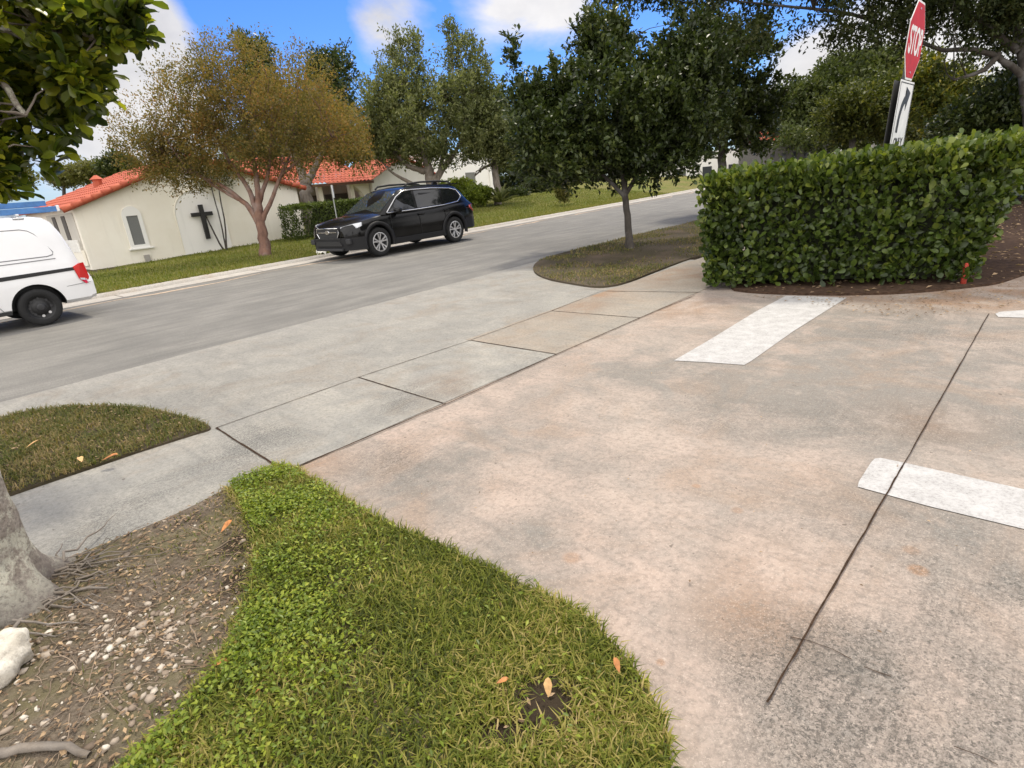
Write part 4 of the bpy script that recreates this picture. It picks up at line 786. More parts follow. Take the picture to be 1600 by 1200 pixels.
def van():
    k = .875; cR = G(73, 507); fw = -unit((TS(1, .065)-TS(0, 0))[None])[0]; rz = math.atan2(fw[1], fw[0]); lf = np.array([-fw[1], fw[0], 0])
    r = thing('van', 'white cargo van with black steel wheels and ladder on its roof', 'van', cR-lf*.80*k+fw*1.46*k, rz); r.scale = (k, k, k)
    MWp = paintmat('white_paint', (.72, .72, .72), .35, .5)
    def sec(w, zb, zt, tw):
        h = zt-zb; zs = min(.98, zb+h*.6)
        return [(0, zb), (w*.9, zb), (w*.985, zb+.06), (w, zb+.3), (w*.998, zs), (w*.985, zs+.03), (w+(tw-w)*.45, zs+(zt-zs)*.5), (tw, zt-.12), (tw-.035, zt-.045), (tw-.12, zt-.005), (tw*.4, zt+.015), (0, zt+.02)]
    st = [(-2.36, sec(.80, .36, .74, .72)), (-2.35, sec(.835, .34, .80, .76)), (-2.27, sec(.85, .32, .84, .80)), (-2.25, sec(.848, .30, 1.00, .78)), (-2.20, sec(.855, .30, 1.28, .76)), (-2.12, sec(.86, .30, 1.56, .74)), (-2.05, sec(.863, .30, 1.72, .725)), (-1.95, sec(.865, .30, 1.80, .72)), (-1.8, sec(.865, .30, 1.83, .72)), (-.6, sec(.867, .28, 1.86, .72)), (.6, sec(.867, .28, 1.86, .72)), (1.0, sec(.867, .28, 1.80, .71)), (1.35, sec(.865, .28, 1.50, .74)), (1.62, sec(.86, .28, 1.22, .76)), (2.0, sec(.84, .3, 1.08, .74)), (2.25, sec(.76, .32, .95, .66)), (2.36, sec(.66, .36, .78, .56))]
    bd = bmo('body', loft(st), MWp, r); cut_wheels(bd, [(1.46, .315), (-1.46, .315)], .40, .90, .35, M_plastic); smooth_angle(bd, 24)
    yz = lambda z: .869 if z <= .98 else .869+(.72-.869)*(z-.98)/(1.74-.98)*.97
    def line(name, pts, rad, m, sy, push=.0):
        p = np.array([(x, sy*(yz(z)+push), z) for x, z in pts]); V, Fc = tubes([(p, np.full(len(p), rad))], 5); return npmesh(name, V, Fc, m, r)
    M_gap = plain('panel_gap', (.22, .22, .225), .7)
    for sy in (1, -1):
        for x in (1.46, -1.46): wheel(r, x, sy*.775, .315, sy, False, width=.2, steel=True)
        bm = bmesh.new(); prism(bm, [(-2.12, sy*.872, .86), (-.86, sy*.872, .83), (-.86, sy*.872, .90), (-2.10, sy*.872, .915)], (0, -sy*.02, 0)); bmo('door_rail', bm, M_plastic, r)
        line('panel_gap', [(-.84, 1.72), (-.84, .98), (-.86, .50), (-.95, .34)], .006, M_gap, sy); line('panel_gap', [(.45, 1.72), (.45, .98), (.45, .34)], .006, M_gap, sy)
        line('window_recess', [(-.98, 1.15), (-1.80, 1.15), (-1.88, 1.17), (-1.90, 1.21), (-1.82, 1.40), (-1.73, 1.54), (-1.66, 1.60), (-1.56, 1.63), (-.98, 1.64), (-.95, 1.61), (-.95, 1.18), (-.98, 1.15)], .009, M_gap, sy, -.002)
        line('window_recess', [(.34, 1.14), (-.72, 1.14), (-.72, 1.63), (.34, 1.63), (.34, 1.14)], .009, M_gap, sy, -.002); line('swage_line', [(-1.9, 1.10), (.5, 1.08)], .008, M_gap, sy, -.003)
        line('bumper_seam', [(-2.30, .62), (-1.92, .60)], .005, M_gap, sy, -.004)
        bm = bmesh.new(); prism(bm, [(-2.10, sy*.874, .92), (-2.20, sy*.868, .97), (-2.285, sy*.80, .97), (-2.31, sy*.80, .62), (-2.22, sy*.866, .60), (-2.14, sy*.874, .70), (-2.12, sy*.874, .80)], (-.012, sy*.016, 0)); tl = bmo('tail_light', bm, M_red, r)
        bm = bmesh.new(); prism(bm, [(-2.15, sy*.892, .715), (-2.225, sy*.886, .70), (-2.225, sy*.886, .665), (-2.16, sy*.892, .68)], (-.004, sy*.004, 0)); bmo('reversing_lens', bm, M_clear, tl)
        bm = bmesh.new(); prism(bm, [(.55, sy*.874, 1.12), (1.25, sy*.872, 1.12), (.98, sy*.79, 1.58), (.55, sy*.775, 1.62)], (0, sy*.006, 0)); bmo('side_window', bm, M_glass, r)
        bm = bmesh.new(); box(bm, (1.1, sy*.97, 1.12), (.12, .18, .22), 0, .04); bmo('mirror', bm, M_plastic, r)
        bm = bmesh.new(); prism(bm, [(2.28, sy*.5, .78), (2.27, sy*.55, .95), (1.9, sy*.82, 1.06), (1.86, sy*.86, .92)], (.05, sy*.02, 0)); bmo('headlight', bm, M_clear, r)
        bm = bmesh.new(); box(bm, (-.2, sy*.80, .30), (1.7, .10, .06)); bmo('sill', bm, M_plastic, r)
    bm = bmesh.new(); box(bm, (-2.40, 0, .42), (.16, .06, .06), 0, .01); cyl(bm, (-2.46, 0, .42), (-2.46, 0, .52), .028, .022, 10); bmo('tow_hitch', bm, M_darkm, r)
    bm = bmesh.new(); prism(bm, [(1.04, -.62, 1.79), (1.04, .62, 1.79), (1.60, .70, 1.26), (1.60, -.70, 1.26)], (.012, 0, .012)); bmo('windscreen', bm, M_glass, r)
    bm = bmesh.new(); prism(bm, [(-2.225, -.60, 1.18), (-2.225, .60, 1.18), (-2.075, .58, 1.66), (-2.075, -.58, 1.66)], (-.012, 0, -.004)); bmo('rear_window', bm, M_glass, r)
    # roof rack
    for x in (-1.62, -.5, .5):
        bm = bmesh.new()
        for sy in (1, -1):
            cyl(bm, (x, sy*.66, 1.79), (x, sy*.64, 1.865), .022, .022, 8); box(bm, (x, sy*.66, 1.815), (.16, .07, .03), 0, .01)
        box(bm, (x, 0, 1.868), (.05, 1.36, .035), 0, .008); bmo('roof_rack', bm, M_alloy, r)
    # ladder on the rack: a thing of its own
    rm = Matrix.Translation(r.location) @ Matrix.Rotation(rz, 4, 'Z') @ Matrix.Scale(k, 4)
    p0 = rm @ Vector((-2.12, .50, 1.885)); ld = thing('ladder', 'blue fibreglass extension ladder lying on the white van roof rack', 'ladder', p0, rz); ld.scale = (k, k, k)
    MBl = plain('blue_fibreglass', (.055, .17, .40), .5, var=.2, sc=9)
    for yy in (.02, -.40):
        bm = bmesh.new(); box(bm, (1.6, yy, .045), (3.5, .035, .09), 0, .006); box(bm, (1.75, yy-.045, .15), (3.5, .035, .085), 0, .006); bmo('rail', bm, MBl, ld)
        bm = bmesh.new(); box(bm, (-.14, yy, .05), (.05, .05, .11), 0, .01); bmo('foot', bm, M_alloy, ld)
    for i in range(11):
        bm = bmesh.new(); cyl(bm, (.05+i*.3, .02, .05), (.05+i*.3, -.40, .05), .016, .016, 8); bmo('rung', bm, M_alloy, ld)
van()

# ---------------------------------------------------------------- signs
def textmesh(name, body, m, parent, width, height, extr=.0015):
    cu_ = bpy.data.curves.new(name, 'FONT'); cu_.body = body; cu_.extrude = .01; cu_.align_x = 'CENTER'; cu_.offset = .02
    o = bpy.data.objects.new(name, cu_); C.objects.link(o); dg = bpy.context.evaluated_depsgraph_get(); me = bpy.data.meshes.new_from_object(o.evaluated_get(dg)); bpy.data.objects.remove(o)
    co = np.empty(len(me.vertices)*3, np.float32); me.vertices.foreach_get('co', co); co = co.reshape(-1, 3); lo, hi = co.min(0), co.max(0)
    co = (co-(lo+hi)/2)/(hi-lo)*np.array([width, height, extr*2]); out = np.stack([co[:, 0], -co[:, 2], co[:, 1]], 1); me.vertices.foreach_set('co', out.astype(np.float32).ravel()); me.update()
    o = link(name, me, m, parent); return o
def reflective(name, col, var=.12): return plain(name, col, .5, var=var, sc=5, spec=.25)
def stop_sign():
    dpt = 6.6; bot = P(1419, 124, dpt); top = P(1424, 4, dpt)
    hgt = .78; base_ = bot.copy()-np.array([.707, -.707, 0])*.085; base_[2] = 0.
    az = R(45)                                     # sign plane runs along this azimuth
    r = thing('traffic_sign', 'red octagonal STOP sign over a white right turn ONLY panel, rising behind the hedge', 'traffic sign', base_, math.pi/2-az)
    zc = bot[2]+hgt/2*.985; r.rotation_euler.x = R(2.5)     # the post leans a little
    bm = bmesh.new(); box(bm, (-.03, .05, (zc+.5)/2-.25), (.05, .03, zc+.5)); box(bm, (-.03, .035, (zc+.5)/2-.25), (.018, .03, zc+.5)); bmo('post', bm, plain('galvanised_dark', (.10, .10, .095), .6, .4, var=.2), r)
    def octa(a, y, th): return [(a*math.cos(q)/math.cos(math.pi/8), y, zc+a*math.sin(q)/math.cos(math.pi/8)) for q in np.arange(8)/8*2*math.pi+math.pi/8]
    MWs = reflective('sign_white', (.72, .72, .70)); MRs = reflective('sign_red', (.46, .008, .010), .2); MKs = plain('sign_black', (.012, .012, .012), .5)
    bm = bmesh.new(); prism(bm, octa(hgt/2, .012, 0), (0, -.004, 0)); st_ = bmo('stop_panel', bm, MWs, r)
    bm = bmesh.new(); prism(bm, octa(hgt/2-.022, .007, 0), (0, -.003, 0)); bmo('red_face', bm, MRs, st_)
    tx = textmesh('lettering', 'STOP', MWs, st_, hgt*.80, hgt*.36); tx.location = (0, .002, zc)
    pw2, ph = .70, .90; pz = bot[2]-.015-ph/2
    bm = bmesh.new(); box(bm, (0, .010, pz), (pw2, .004, ph)); pn = bmo('turn_panel', bm, MWs, r)
    bm = bmesh.new(); box(bm, (0, .075, pz), (pw2, .004, ph)); bmo('rear_panel', bm, plain('shaded_sign_back', (.07, .07, .068), .6, .3), r)  # shade on the back is put into this dark panel colour
    bm = bmesh.new()
    for q in (1, -1): box(bm, (0, .0065, pz+q*(ph/2-.025)), (pw2-.05, .002, .010)); box(bm, (q*(pw2/2-.025), .0065, pz), (.010, .002, ph-.06))
    bmo('border', bm, MKs, pn)
    # arrow curving up to the right
    ctr = [(-.17, -.15), (-.16, .0), (-.11, .12), (-.03, .19), (.05, .22)]; wd = .095; ctr = np.array(ctr)
    tt_ = np.linspace(0, 1, 16); cxs = np.interp(tt_, np.linspace(0, 1, 5), ctr[:, 0]); czs = np.interp(tt_, np.linspace(0, 1, 5), ctr[:, 1]); p2 = np.stack([cxs, czs], 1); tg = unit(np.gradient(p2, axis=0)); nn = np.stack([-tg[:, 1], tg[:, 0]], 1)
    a_ = p2+nn*wd/2; b_ = p2-nn*wd/2; e_ = tg[-1]; tip = p2[-1]+e_*.18
    out = list(a_)+[p2[-1]+nn[-1]*.135-e_*.02, tip, p2[-1]-nn[-1]*.135-e_*.02]+list(b_[::-1])
    bm = bmesh.new(); prism(bm, [(x, .0075, pz+.05+z) for x, z in out], (0, -.002, 0)); bmesh.ops.triangulate(bm, faces=bm.faces[:]); bmo('arrow', bm, MKs, pn)
    tx = textmesh('lettering', 'ONLY', MKs, pn, .46, .115); tx.location = (0, .0065, pz-.212)
    for q in (-.42, .42):
        bm = bmesh.new(); cyl(bm, (-.02, .012, zc+q*.75), (-.02, -.004, zc+q*.75), .012, .012, 8); bmo('bolt', bm, M_alloy, st_)
stop_sign()
def small_sign():
    s_ = 15.3; b0 = onS(527, 345, s_+.5); base_ = np.array([*b0[:2], .03]); top = onS(517, 291, s_+.5)[2]; bt = onS(520, 311, s_+.5)[2]
    r = thing('street_sign', 'small blank white rectangular sign on a thin grey post before the clipped hedge', 'sign', base_, BROT+.9)
    bm = bmesh.new(); cyl(bm, (0, 0, -.1), (0, 0, top), .018, .018, 8); bmo('post', bm, plain('grey_post', (.35, .36, .34), .5, .5), r)
    bm = bmesh.new(); box(bm, (0, -.03, (top+bt)/2), (.24, .012, top-bt), 0, .004); bmo('sign_panel', bm, plain('sign_plate', (.76, .76, .74), .5), r)
small_sign()
def stake():
    b = G(1514, 447, .0)+np.array([-.02, .06, 0]); r = thing('marker_stake', 'short orange red marker stake at the hedge corner by the pavement', 'stake', b)
    bm = bmesh.new(); cyl(bm, (0, 0, -.05), (0, 0, .22), .027, .025, 14); cyl(bm, (0, 0, .22), (0, 0, .24), .025, .012, 14); bmo('post', bm, plain('faded_orange_paint', (.36, .04, .022), .7, var=.3, sc=20), r, True)
    bm = bmesh.new(); cyl(bm, (0, 0, -.02), (0, 0, .018), .038, .036, 14); bmo('collar', bm, plain('chalky_base', (.5, .45, .36), .8), r)
stake()
def paper():
    b = onS(503, 394, 14.7); b = np.array([*b[:2], float(lawnz(7.4, 14.7))+.02]); bm = bmesh.new(); bmesh.ops.create_grid(bm, x_segments=6, y_segments=6, size=.13)
    for v in bm.verts: v.co.z = .05*math.sin(v.co.x*31)+.05*math.cos(v.co.y*23)+.06
    o = bmo('paper_litter', bm, plain('white_paper', (.7, .68, .62), .8), None, True); o.location = tuple(b); tag(o, 'crumpled white paper scrap on the grass ahead of the black car', 'litter')
paper()

# ---------------------------------------------------------------- vegetation
def base_at(u, depth, z=0.):
    D0 = cf[2]+cr[2]*(u-800)/F; q = ((z-H)/depth-D0)/cu[2]; return P(u, 600-q*F, depth)
M_barkg = barkmat('grey_bark', (.10, .082, .064), (.21, .175, .14), 9); M_barkd = barkmat('dark_bark', (.028, .023, .018), (.062, .051, .04), 9); M_barkr = barkmat('reddish_bark', (.10, .05, .034), (.20, .11, .075), 7)
def tree(name, label, cat, base, depth, blobs, paths, bark, n, per, L, W, lm, fork_px=None, nb=30, br=.035, group=None, **kw):
    """paths: pixel polylines [(u,v,radius)...] of trunk and limbs at this depth; starts may be the string 'b' for the base"""
    r = thing(name, label, cat, base, 0, group); tp = []; forks = []
    for p in paths:
        pts = [np.asarray(base, float)+(np.array([0, 0, -.15]) if q[0] == 'b' else 0) if q[0] == 'b' else P(q[0], q[1], depth+(q[3] if len(q) > 3 else 0)) for q in p]; rad = [q[1] if q[0] == 'b' else q[2] for q in p]
        pts = np.array(pts); m_ = len(pts); ti = np.linspace(0, m_-1, (m_-1)*5+1); pp = np.stack([np.interp(ti, range(m_), pts[:, a]) for a in range(3)], 1)
        for _ in range(2): pp[1:-1] = (pp[:-2]+2*pp[1:-1]+pp[2:])/4
        rr = np.interp(ti, range(m_), rad)
        pp[1:-1] += rng.normal(0, .12, (len(pp)-2, 3))*rr[1:-1, None]
        tp.append((pp, rr)); forks += [pp[-1], pp[int(len(pp)*.75)]]
    trunkm(r, np.asarray(base), tp, bark)
    c = crown(r, base, blobs, n, per, L, W, lm, **kw); branches(r, np.asarray(base), forks, c, nb, br, bark); return r

# clipped hedge
LM_hedge = leafmat('hedge_leaf', [(.016, .028, .006), (.036, .058, .010), (.072, .108, .017), (.17, .20, .030)], .28, .38, .4)
def hedge_box(name, label, foot, top, z0, z1, dens, L, W, lm, deep=.16, rich=True, faces=None, zn=.06, cat='hedge', core=True, asp=.35, tilt=.35, slope=None):
    foot = [np.array(p[:2]) for p in foot]; top = [np.array(p[:2]) for p in top]; n = len(foot); cen = np.mean(foot, 0); base = np.array([*cen, z0 if not callable(z0) else 0])
    r = thing(name, label, cat, base); ps, ns = [], []
    for i in range(n):
        if faces is not None and i not in faces: continue
        j = (i+1) % n; ln = np.linalg.norm(foot[j]-foot[i])+np.linalg.norm(top[j]-top[i]); k = int(ln/2*(z1-z0)*dens); u_ = rng.uniform(-.02, 1.02, k)[:, None]; v_ = rng.uniform(0.02, 1, k)[:, None]
        b = foot[i]+(foot[j]-foot[i])*u_; t_ = top[i]+(top[j]-top[i])*u_; q = b+(t_-b)*v_; e = unit((foot[j]-foot[i])[None])[0]; nn = np.array([e[1], -e[0]])
        if nn @ ((foot[i]+foot[j])/2-cen) < 0: nn = -nn
        p3 = np.concatenate([q, z0+(z1-z0)*v_], 1); dpth = rng.uniform(0, 1, k)**1.5*deep; lump = (vnoise(p3, 3.2, 2)-.5)*.16+(vnoise(p3, 9, 4)-.5)*.07
        rnd = np.clip((v_[:, 0]-.82)/.18, 0, 1)**2*.13
        p3[:, :2] += nn*(lump-dpth-rnd)[:, None]; ps.append(p3); ns.append(np.tile([*nn, .15], (k, 1)))
    tp = sample(top, int(dens*2.3*abs(sum(top[i][0]*top[(i+1) % n][1]-top[(i+1) % n][0]*top[i][1] for i in range(n)))/2)); p3 = np.concatenate([tp, np.full((len(tp), 1), z1)], 1); p3[:, 2] += (vnoise(p3, 4, 5)-.5)*zn*1.6-rng.uniform(0, 1, len(tp))**1.5*deep*.9+rng.uniform(0, zn, len(tp))*(rng.uniform(0, 1, len(tp)) > .9)*1.5
    ps.append(p3); ns.append(np.tile([0, 0, 1.], (len(tp), 1))); p3 = np.concatenate(ps); nn = np.concatenate(ns); k = len(p3)
    if slope is not None: p3[:, 2] = z0+(p3[:, 2]-z0)*(1+slope*((p3[:, :2]-foot[0]) @ unit((foot[1]-foot[0])[None])[0]))
    nr = unit(nn+np.array([0, 0, .35])+rng.normal(0, .42, (k, 3))); ax = unit(rng.normal(0, .5, (k, 3))+np.array([0, 0, tilt])+nn*.45); Ls = L*rng.uniform(.4, 1.3, k)
    ok = vnoise(p3, 6.5, 11)+.25*vnoise(p3, 17, 12) > .33; p3, ax, nr, Ls, k = p3[ok], ax[ok], nr[ok], Ls[ok], int(ok.sum())
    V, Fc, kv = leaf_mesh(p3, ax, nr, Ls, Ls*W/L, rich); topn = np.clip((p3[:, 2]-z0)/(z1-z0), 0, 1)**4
    tn = np.clip(vnoise(p3, 2.5, 8)*.45+rng.uniform(0, .35, k)+topn*.45, 0, 1)  # sunlit hedge top put into the leaf tint by height
    npmesh('foliage', V-base, Fc, lm, r, True, tint=np.repeat(tn, kv))
    if core:  # solid dark core added to block see-through and darken the gaps
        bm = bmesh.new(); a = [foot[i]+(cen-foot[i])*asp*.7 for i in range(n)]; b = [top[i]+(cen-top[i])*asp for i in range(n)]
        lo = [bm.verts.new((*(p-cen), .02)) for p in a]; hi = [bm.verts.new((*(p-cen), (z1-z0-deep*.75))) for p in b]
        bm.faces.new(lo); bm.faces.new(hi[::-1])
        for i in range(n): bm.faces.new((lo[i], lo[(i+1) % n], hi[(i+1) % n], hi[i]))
        bmo('dark_core', bm, plain('dark_core', (.022, .026, .012), .95, var=.5, sc=9), r)
    return r
hA, hB = G(1103, 453), G(1512, 446); hC, hD, hE = np.array([6.1, 7.6, 0]), np.array([5.0, 8.6, 0]), np.array([3.05, 8.15, 0])
hz = 1.30
hedge_box('hedge', 'large clipped broad leaved hedge beside the driveway stop bar', [hA+[.05, 0, 0], hB, hC, hD, hE], [hA+[-.10, -.02, 0], hB+[.32, -.05, 0], hC+[.75, -.3, 0], hD+[.3, .1, 0], hE], .03, hz, 1500, .086, .054, LM_hedge, deep=.28, slope=.032)
M_hcut = leafmat('clipped_leaf', [(.022, .036, .008), (.045, .065, .012), (.085, .12, .022), (.13, .16, .035)], .2, .5, .3)
h0, h1 = onS(466, 366, 21.3), onS(575, 345, 21.3); h0[2] = h1[2] = 0
zt = onS(470, 322, 21.3)[2]; zb0 = float(lawnz(14.5, 21.3))
hedge_box('hedge', 'long low clipped hedge behind the parked black car', [h0, h0+dT*8, h0+dT*8+dS*1.2, h0+dS*1.2], [h0, h0+dT*8, h0+dT*8+dS*1.2, h0+dS*1.2], zb0-.1, zt, 900, .095, .05, M_hcut, deep=.15, rich=False, faces=[0, 3])
def shrub(label, u, v, ru, rv, s_, n, lm, L=.09, cat='shrub', name='shrub', per=14, **kw):
    b = onS(u, v, s_); d_ = dep(b); b = np.array([*b[:2], b[2]-.05]); c = b+np.array([0, 0, rv*d_/F])
    r = thing(name, label, cat, b); cc = crown(r, b, [(c, (ru*d_/F, ru*d_/F*.8, rv*d_/F))], n, per, L, L*.5, lm, slen=.2, spread=.07, gap=.12, shell=.5, name='foliage', **kw); branches(r, b, [b+np.array([0, 0, .1])], cc, 14, .015, M_barkd, name='stems'); return r
LM_lime = leafmat('yellow_green_leaf', [(.07, .10, .015), (.12, .16, .022), (.20, .24, .04), (.28, .30, .05)], .35, .45, .3)
LM_dark = leafmat('dark_leaf', [(.017, .026, .008), (.031, .046, .012), (.054, .072, .019), (.10, .115, .03)], .22, .38, .35)
LM_mid = leafmat('grey_green_leaf', [(.055, .066, .028), (.095, .110, .043), (.16, .172, .072), (.25, .25, .115)], .3, .6, .2)
LM_olive = leafmat('olive_leaf', [(.06, .065, .018), (.10, .105, .028), (.15, .145, .045), (.20, .17, .06)], .3, .5, .3)
LM_myr = leafmat('autumn_leaf', [(.07, .072, .028), (.12, .11, .04), (.19, .145, .05), (.23, .155, .055), (.30, .145, .05)], .4, .6, .15)
LM_fore = leafmat('glossy_leaf', [(.020, .034, .008), (.048, .070, .011), (.14, .165, .018), (.40, .38, .035)], .5, .28, .5)
shrub('rounded bright green shrub just past the rear of the black car', 748, 318, 22, 13, 23, 300, LM_lime)
shrub('low clipped green shrub beyond the black car roof', 712, 305, 34, 12, 26, 300, LM_lime)
shrub('low dark shrub right of the slim lawn trunk', 806, 314, 22, 9, 26, 240, LM_dark)
shrub('dark bushy shrub under the shady street tree on the far lawn', 850, 306, 34, 17, 27, 420, LM_dark)
shrub('small leafy shrub at the lawn edge behind the street tree', 880, 312, 10, 15, 18.2, 160, LM_olive)

# crape myrtle before the chapel
mb = onS(415, 401, 17.2); mb[2] = float(lawnz(7.95, 17.2)); md = dep(mb)
tree('crape_myrtle', 'orange brown autumn tree with forked reddish trunk before the chapel', 'tree', mb, md,
     [px(300, 185, md, 95, 78, 1.5), px(420, 170, md, 115, 92, 1.7), px(520, 215, md, 48, 42, 1.0, .8), px(232, 225, md, 50, 48, .9, .9), px(365, 112, md, 66, 48, 1.1, .8), px(440, 240, md, 90, 36, 1.2, .8), px(215, 165, md, 30, 22, .6, .3), px(290, 270, md, 74, 24, .8, .9), px(250, 245, md, 62, 34, .9, .9), px(340, 240, md, 80, 40, 1.2, .9)],
     [[('b', .19), (412, 372, .15), (405, 340, .13), (404, 305, .09), (398, 260, .06), (385, 190, .03)], [(408, 355, .10), (385, 318, .075), (345, 288, .055), (292, 268, .04), (250, 240, .02)], [(405, 345, .09), (392, 300, .07), (360, 255, .05), (330, 200, .03)],
      [(407, 350, .08), (425, 312, .06), (438, 275, .05), (460, 225, .03)], [(404, 320, .07), (420, 270, .05), (425, 200, .03)], [(385, 318, .06), (350, 300, .04), (318, 280, .03), (280, 240, .02)], [(438, 275, .05), (480, 240, .03), (520, 215, .02)]],
     M_barkr, 2500, 17, .062, .028, LM_myr, nb=130, br=.022, slen=.5, spread=.10, up=.3, out=.6, gap=.42, gsc=1.2, shell=.5, seed=4)
# brown tree behind the myrtle
b = onS(480, 330, 24.5); d_ = dep(b); b[2] = lawnz(16, 24)-.1
tree('shade_tree', 'brownish leaved tree with a V forked trunk between the chapel and the house', 'tree', b, d_, [px(500, 205, d_, 68, 42, 2.0), px(455, 160, d_, 60, 40, 1.8), px(545, 235, d_, 34, 26, 1.2)],
     [[('b', .30), (479, 300, .26), (477, 282, .22), (462, 250, .12), (440, 215, .06)], [(478, 288, .20), (492, 262, .14), (505, 235, .10), (525, 205, .05)]], M_barkg, 620, 16, .12, .055, LM_myr, nb=26, br=.04, slen=.6, spread=.16, gap=.33, seed=9)
# dark tree far behind
b = base_at(514, 46); tree('shade_tree', 'dark tree top poking up behind the orange tree', 'tree', b, 46, [px(520, 118, 46, 36, 26, 2.2), px(495, 105, 46, 16, 14, 1.), px(535, 100, 46, 12, 22, 1.), px(515, 165, 46, 44, 42, 2.6), px(505, 230, 46, 60, 30, 2.5)], [[('b', .3), (516, 250, .25), (515, 160, .12), (517, 110, .06)]], M_barkd, 520, 14, .26, .12, LM_dark, nb=20, slen=.8, spread=.3, gap=.38, gsc=.7, seed=12)
b = base_at(398, 44); tree('shade_tree', 'dark tree crown just showing above the orange tree top', 'tree', b, 44, [px(396, 88, 44, 24, 22, 1.6), px(400, 130, 44, 34, 30, 1.8)], [[('b', .3), (398, 240, .25), (397, 110, .08)]], M_barkd, 220, 14, .26, .12, LM_dark, nb=12, slen=.8, spread=.3, gap=.36, gsc=.7, seed=13)
# grey green tree
b = onS(676, 318, 24.5); d_ = dep(b); b[2] = lawnz(24, 24.5)-.1
tree('shade_tree', 'tall grey green tree with upright shoots rising behind the black car', 'tree', b, d_, [px(660, 190, d_, 88, 70, 2.8), px(625, 150, d_, 48, 55, 2.0), px(715, 150, d_, 52, 70, 2.0), px(620, 85, d_, 12, 30, .6, 1.5), px(648, 90, d_, 16, 34, .7, 1.5), px(708, 78, d_, 14, 36, .6, 1.5), px(742, 105, d_, 22, 38, .8, 1.2), px(590, 190, d_, 34, 45, 1.3), px(740, 205, d_, 46, 50, 1.8), px(595, 130, d_, 12, 24, .6, 1.2), px(575, 235, d_, 26, 34, 1.0), px(690, 245, d_, 50, 28, 1.4), px(745, 240, d_, 34, 22, 1.2), px(620, 245, d_, 34, 20, 1.2)],
     [[('b', .34), (674, 285, .28), (668, 255, .2), (650, 200, .12), (630, 120, .05)], [(674, 285, .22), (700, 255, .14), (725, 215, .08), (740, 150, .04)], [(672, 270, .2), (640, 262, .12), (600, 225, .06)], [(676, 300, .18), (690, 260, .12), (700, 190, .07), (708, 100, .03)], [(668, 300, .14), (640, 285, .10), (612, 270, .06), (590, 245, .03)]], M_barkg, 1350, 18, .15, .062, LM_mid, nb=60, br=.045, slen=.85, spread=.13, up=.95, out=.35, gap=.34, gsc=.8, seed=21)
# slim tree on the lawn with a ring of strappy plants at its foot
b = onS(778, 318, 22.5); d_ = dep(b)
tree('shade_tree', 'slim grey trunked tree with strappy plants growing at its base', 'tree', b, d_, [px(772, 190, d_, 40, 60, 1.8), px(800, 230, d_, 36, 40, 1.6), px(770, 245, d_, 30, 16, 1.2, .5)], [[('b', .22), (777, 295, .20), (773, 255, .18), (770, 215, .1)], [(774, 256, .10), (755, 262, .06), (742, 275, .03)]], M_barkg, 420, 16, .14, .06, LM_mid, nb=20, slen=.6, spread=.16, gap=.3, seed=23)
def strappy(label, c, n, L, m, name='strappy_plant'):
    ps = []; V = []; a = rng.uniform(0, 6.28, n); el = rng.uniform(.2, 1.2, n); Ls = L*rng.uniform(.6, 1.1, n); dirs = np.stack([np.cos(a)*np.cos(el), np.sin(a)*np.cos(el), np.sin(el)], 1)
    r = npmesh(name, *leaf_mesh(np.zeros((n, 3)), dirs, np.cross(dirs, np.cross(np.array([0, 0, 1.]), dirs)), Ls, Ls*.13, True)[:2], m, tint=np.repeat(rng.uniform(0, 1, n), 11)); r.location = tuple(c); return tag(r, label, 'plant')
strappy('pale spiky strappy plant around the foot of the slim lawn trunk', onS(782, 316, 22.0), 46, 1.0, LM_mid)
# bush with slender stems by the cross
b = onS(352, 388, 22.7); d_ = dep(b); b[2] = lawnz(8.5, 22.7)-.05
tree('young_tree', 'slender three stemmed young tree standing against the arched niche', 'tree', b, d_, [px(318, 268, d_, 40, 26, .6), px(350, 255, d_, 36, 30, .6)], [[('b', .035), (340, 375, .03), (318, 330, .025), (300, 292, .02), (292, 265, .012)], [('b', .03), (346, 350, .025), (332, 300, .02), (322, 262, .012)], [('b', .03), (352, 350, .028), (344, 310, .022), (338, 268, .012)]], M_barkd, 130, 14, .08, .035, LM_olive, nb=14, br=.012, slen=.3, spread=.1, seed=31)

# dark street tree on the right hand verge
b = G(985, 390, .0); d_ = dep(b)
tree('street_tree', 'dense dark street tree with a thin straight trunk on the near verge', 'tree', b, d_, [px(960, 190, d_, 118, 92, 1.5), px(860, 215, d_, 62, 66, 1.1), px(1055, 175, d_, 82, 84, 1.2), px(940, 85, d_, 42, 52, .6, 1.3), px(1080, 90, d_, 60, 58, .8), px(806, 100, d_, 9, 48, .15, 2.), px(830, 170, d_, 34, 42, .6), px(900, 250, d_, 92, 40, 1.1), px(1020, 250, d_, 80, 36, 1.1, .7), px(880, 150, d_, 46, 40, .7), px(970, 65, d_, 16, 34, .3, 1.4), px(925, 70, d_, 12, 34, .3, 1.4)],
     [[('b', .115), (984, 372, .075), (980, 335, .066), (977, 300, .062), (972, 230, .045), (962, 140, .025)], [(977, 305, .045), (1010, 250, .03), (1060, 180, .02)], [(977, 308, .045), (930, 260, .03), (870, 220, .02)], [(975, 270, .04), (990, 200, .03), (1000, 110, .015)], [(974, 260, .03), (930, 190, .022), (925, 90, .012)]], M_barkd, 1750, 18, .088, .042, LM_dark, nb=70, br=.017, slen=.38, spread=.055, up=.6, out=.4, gap=.30, gsc=1.3, shell=.42, seed=41)
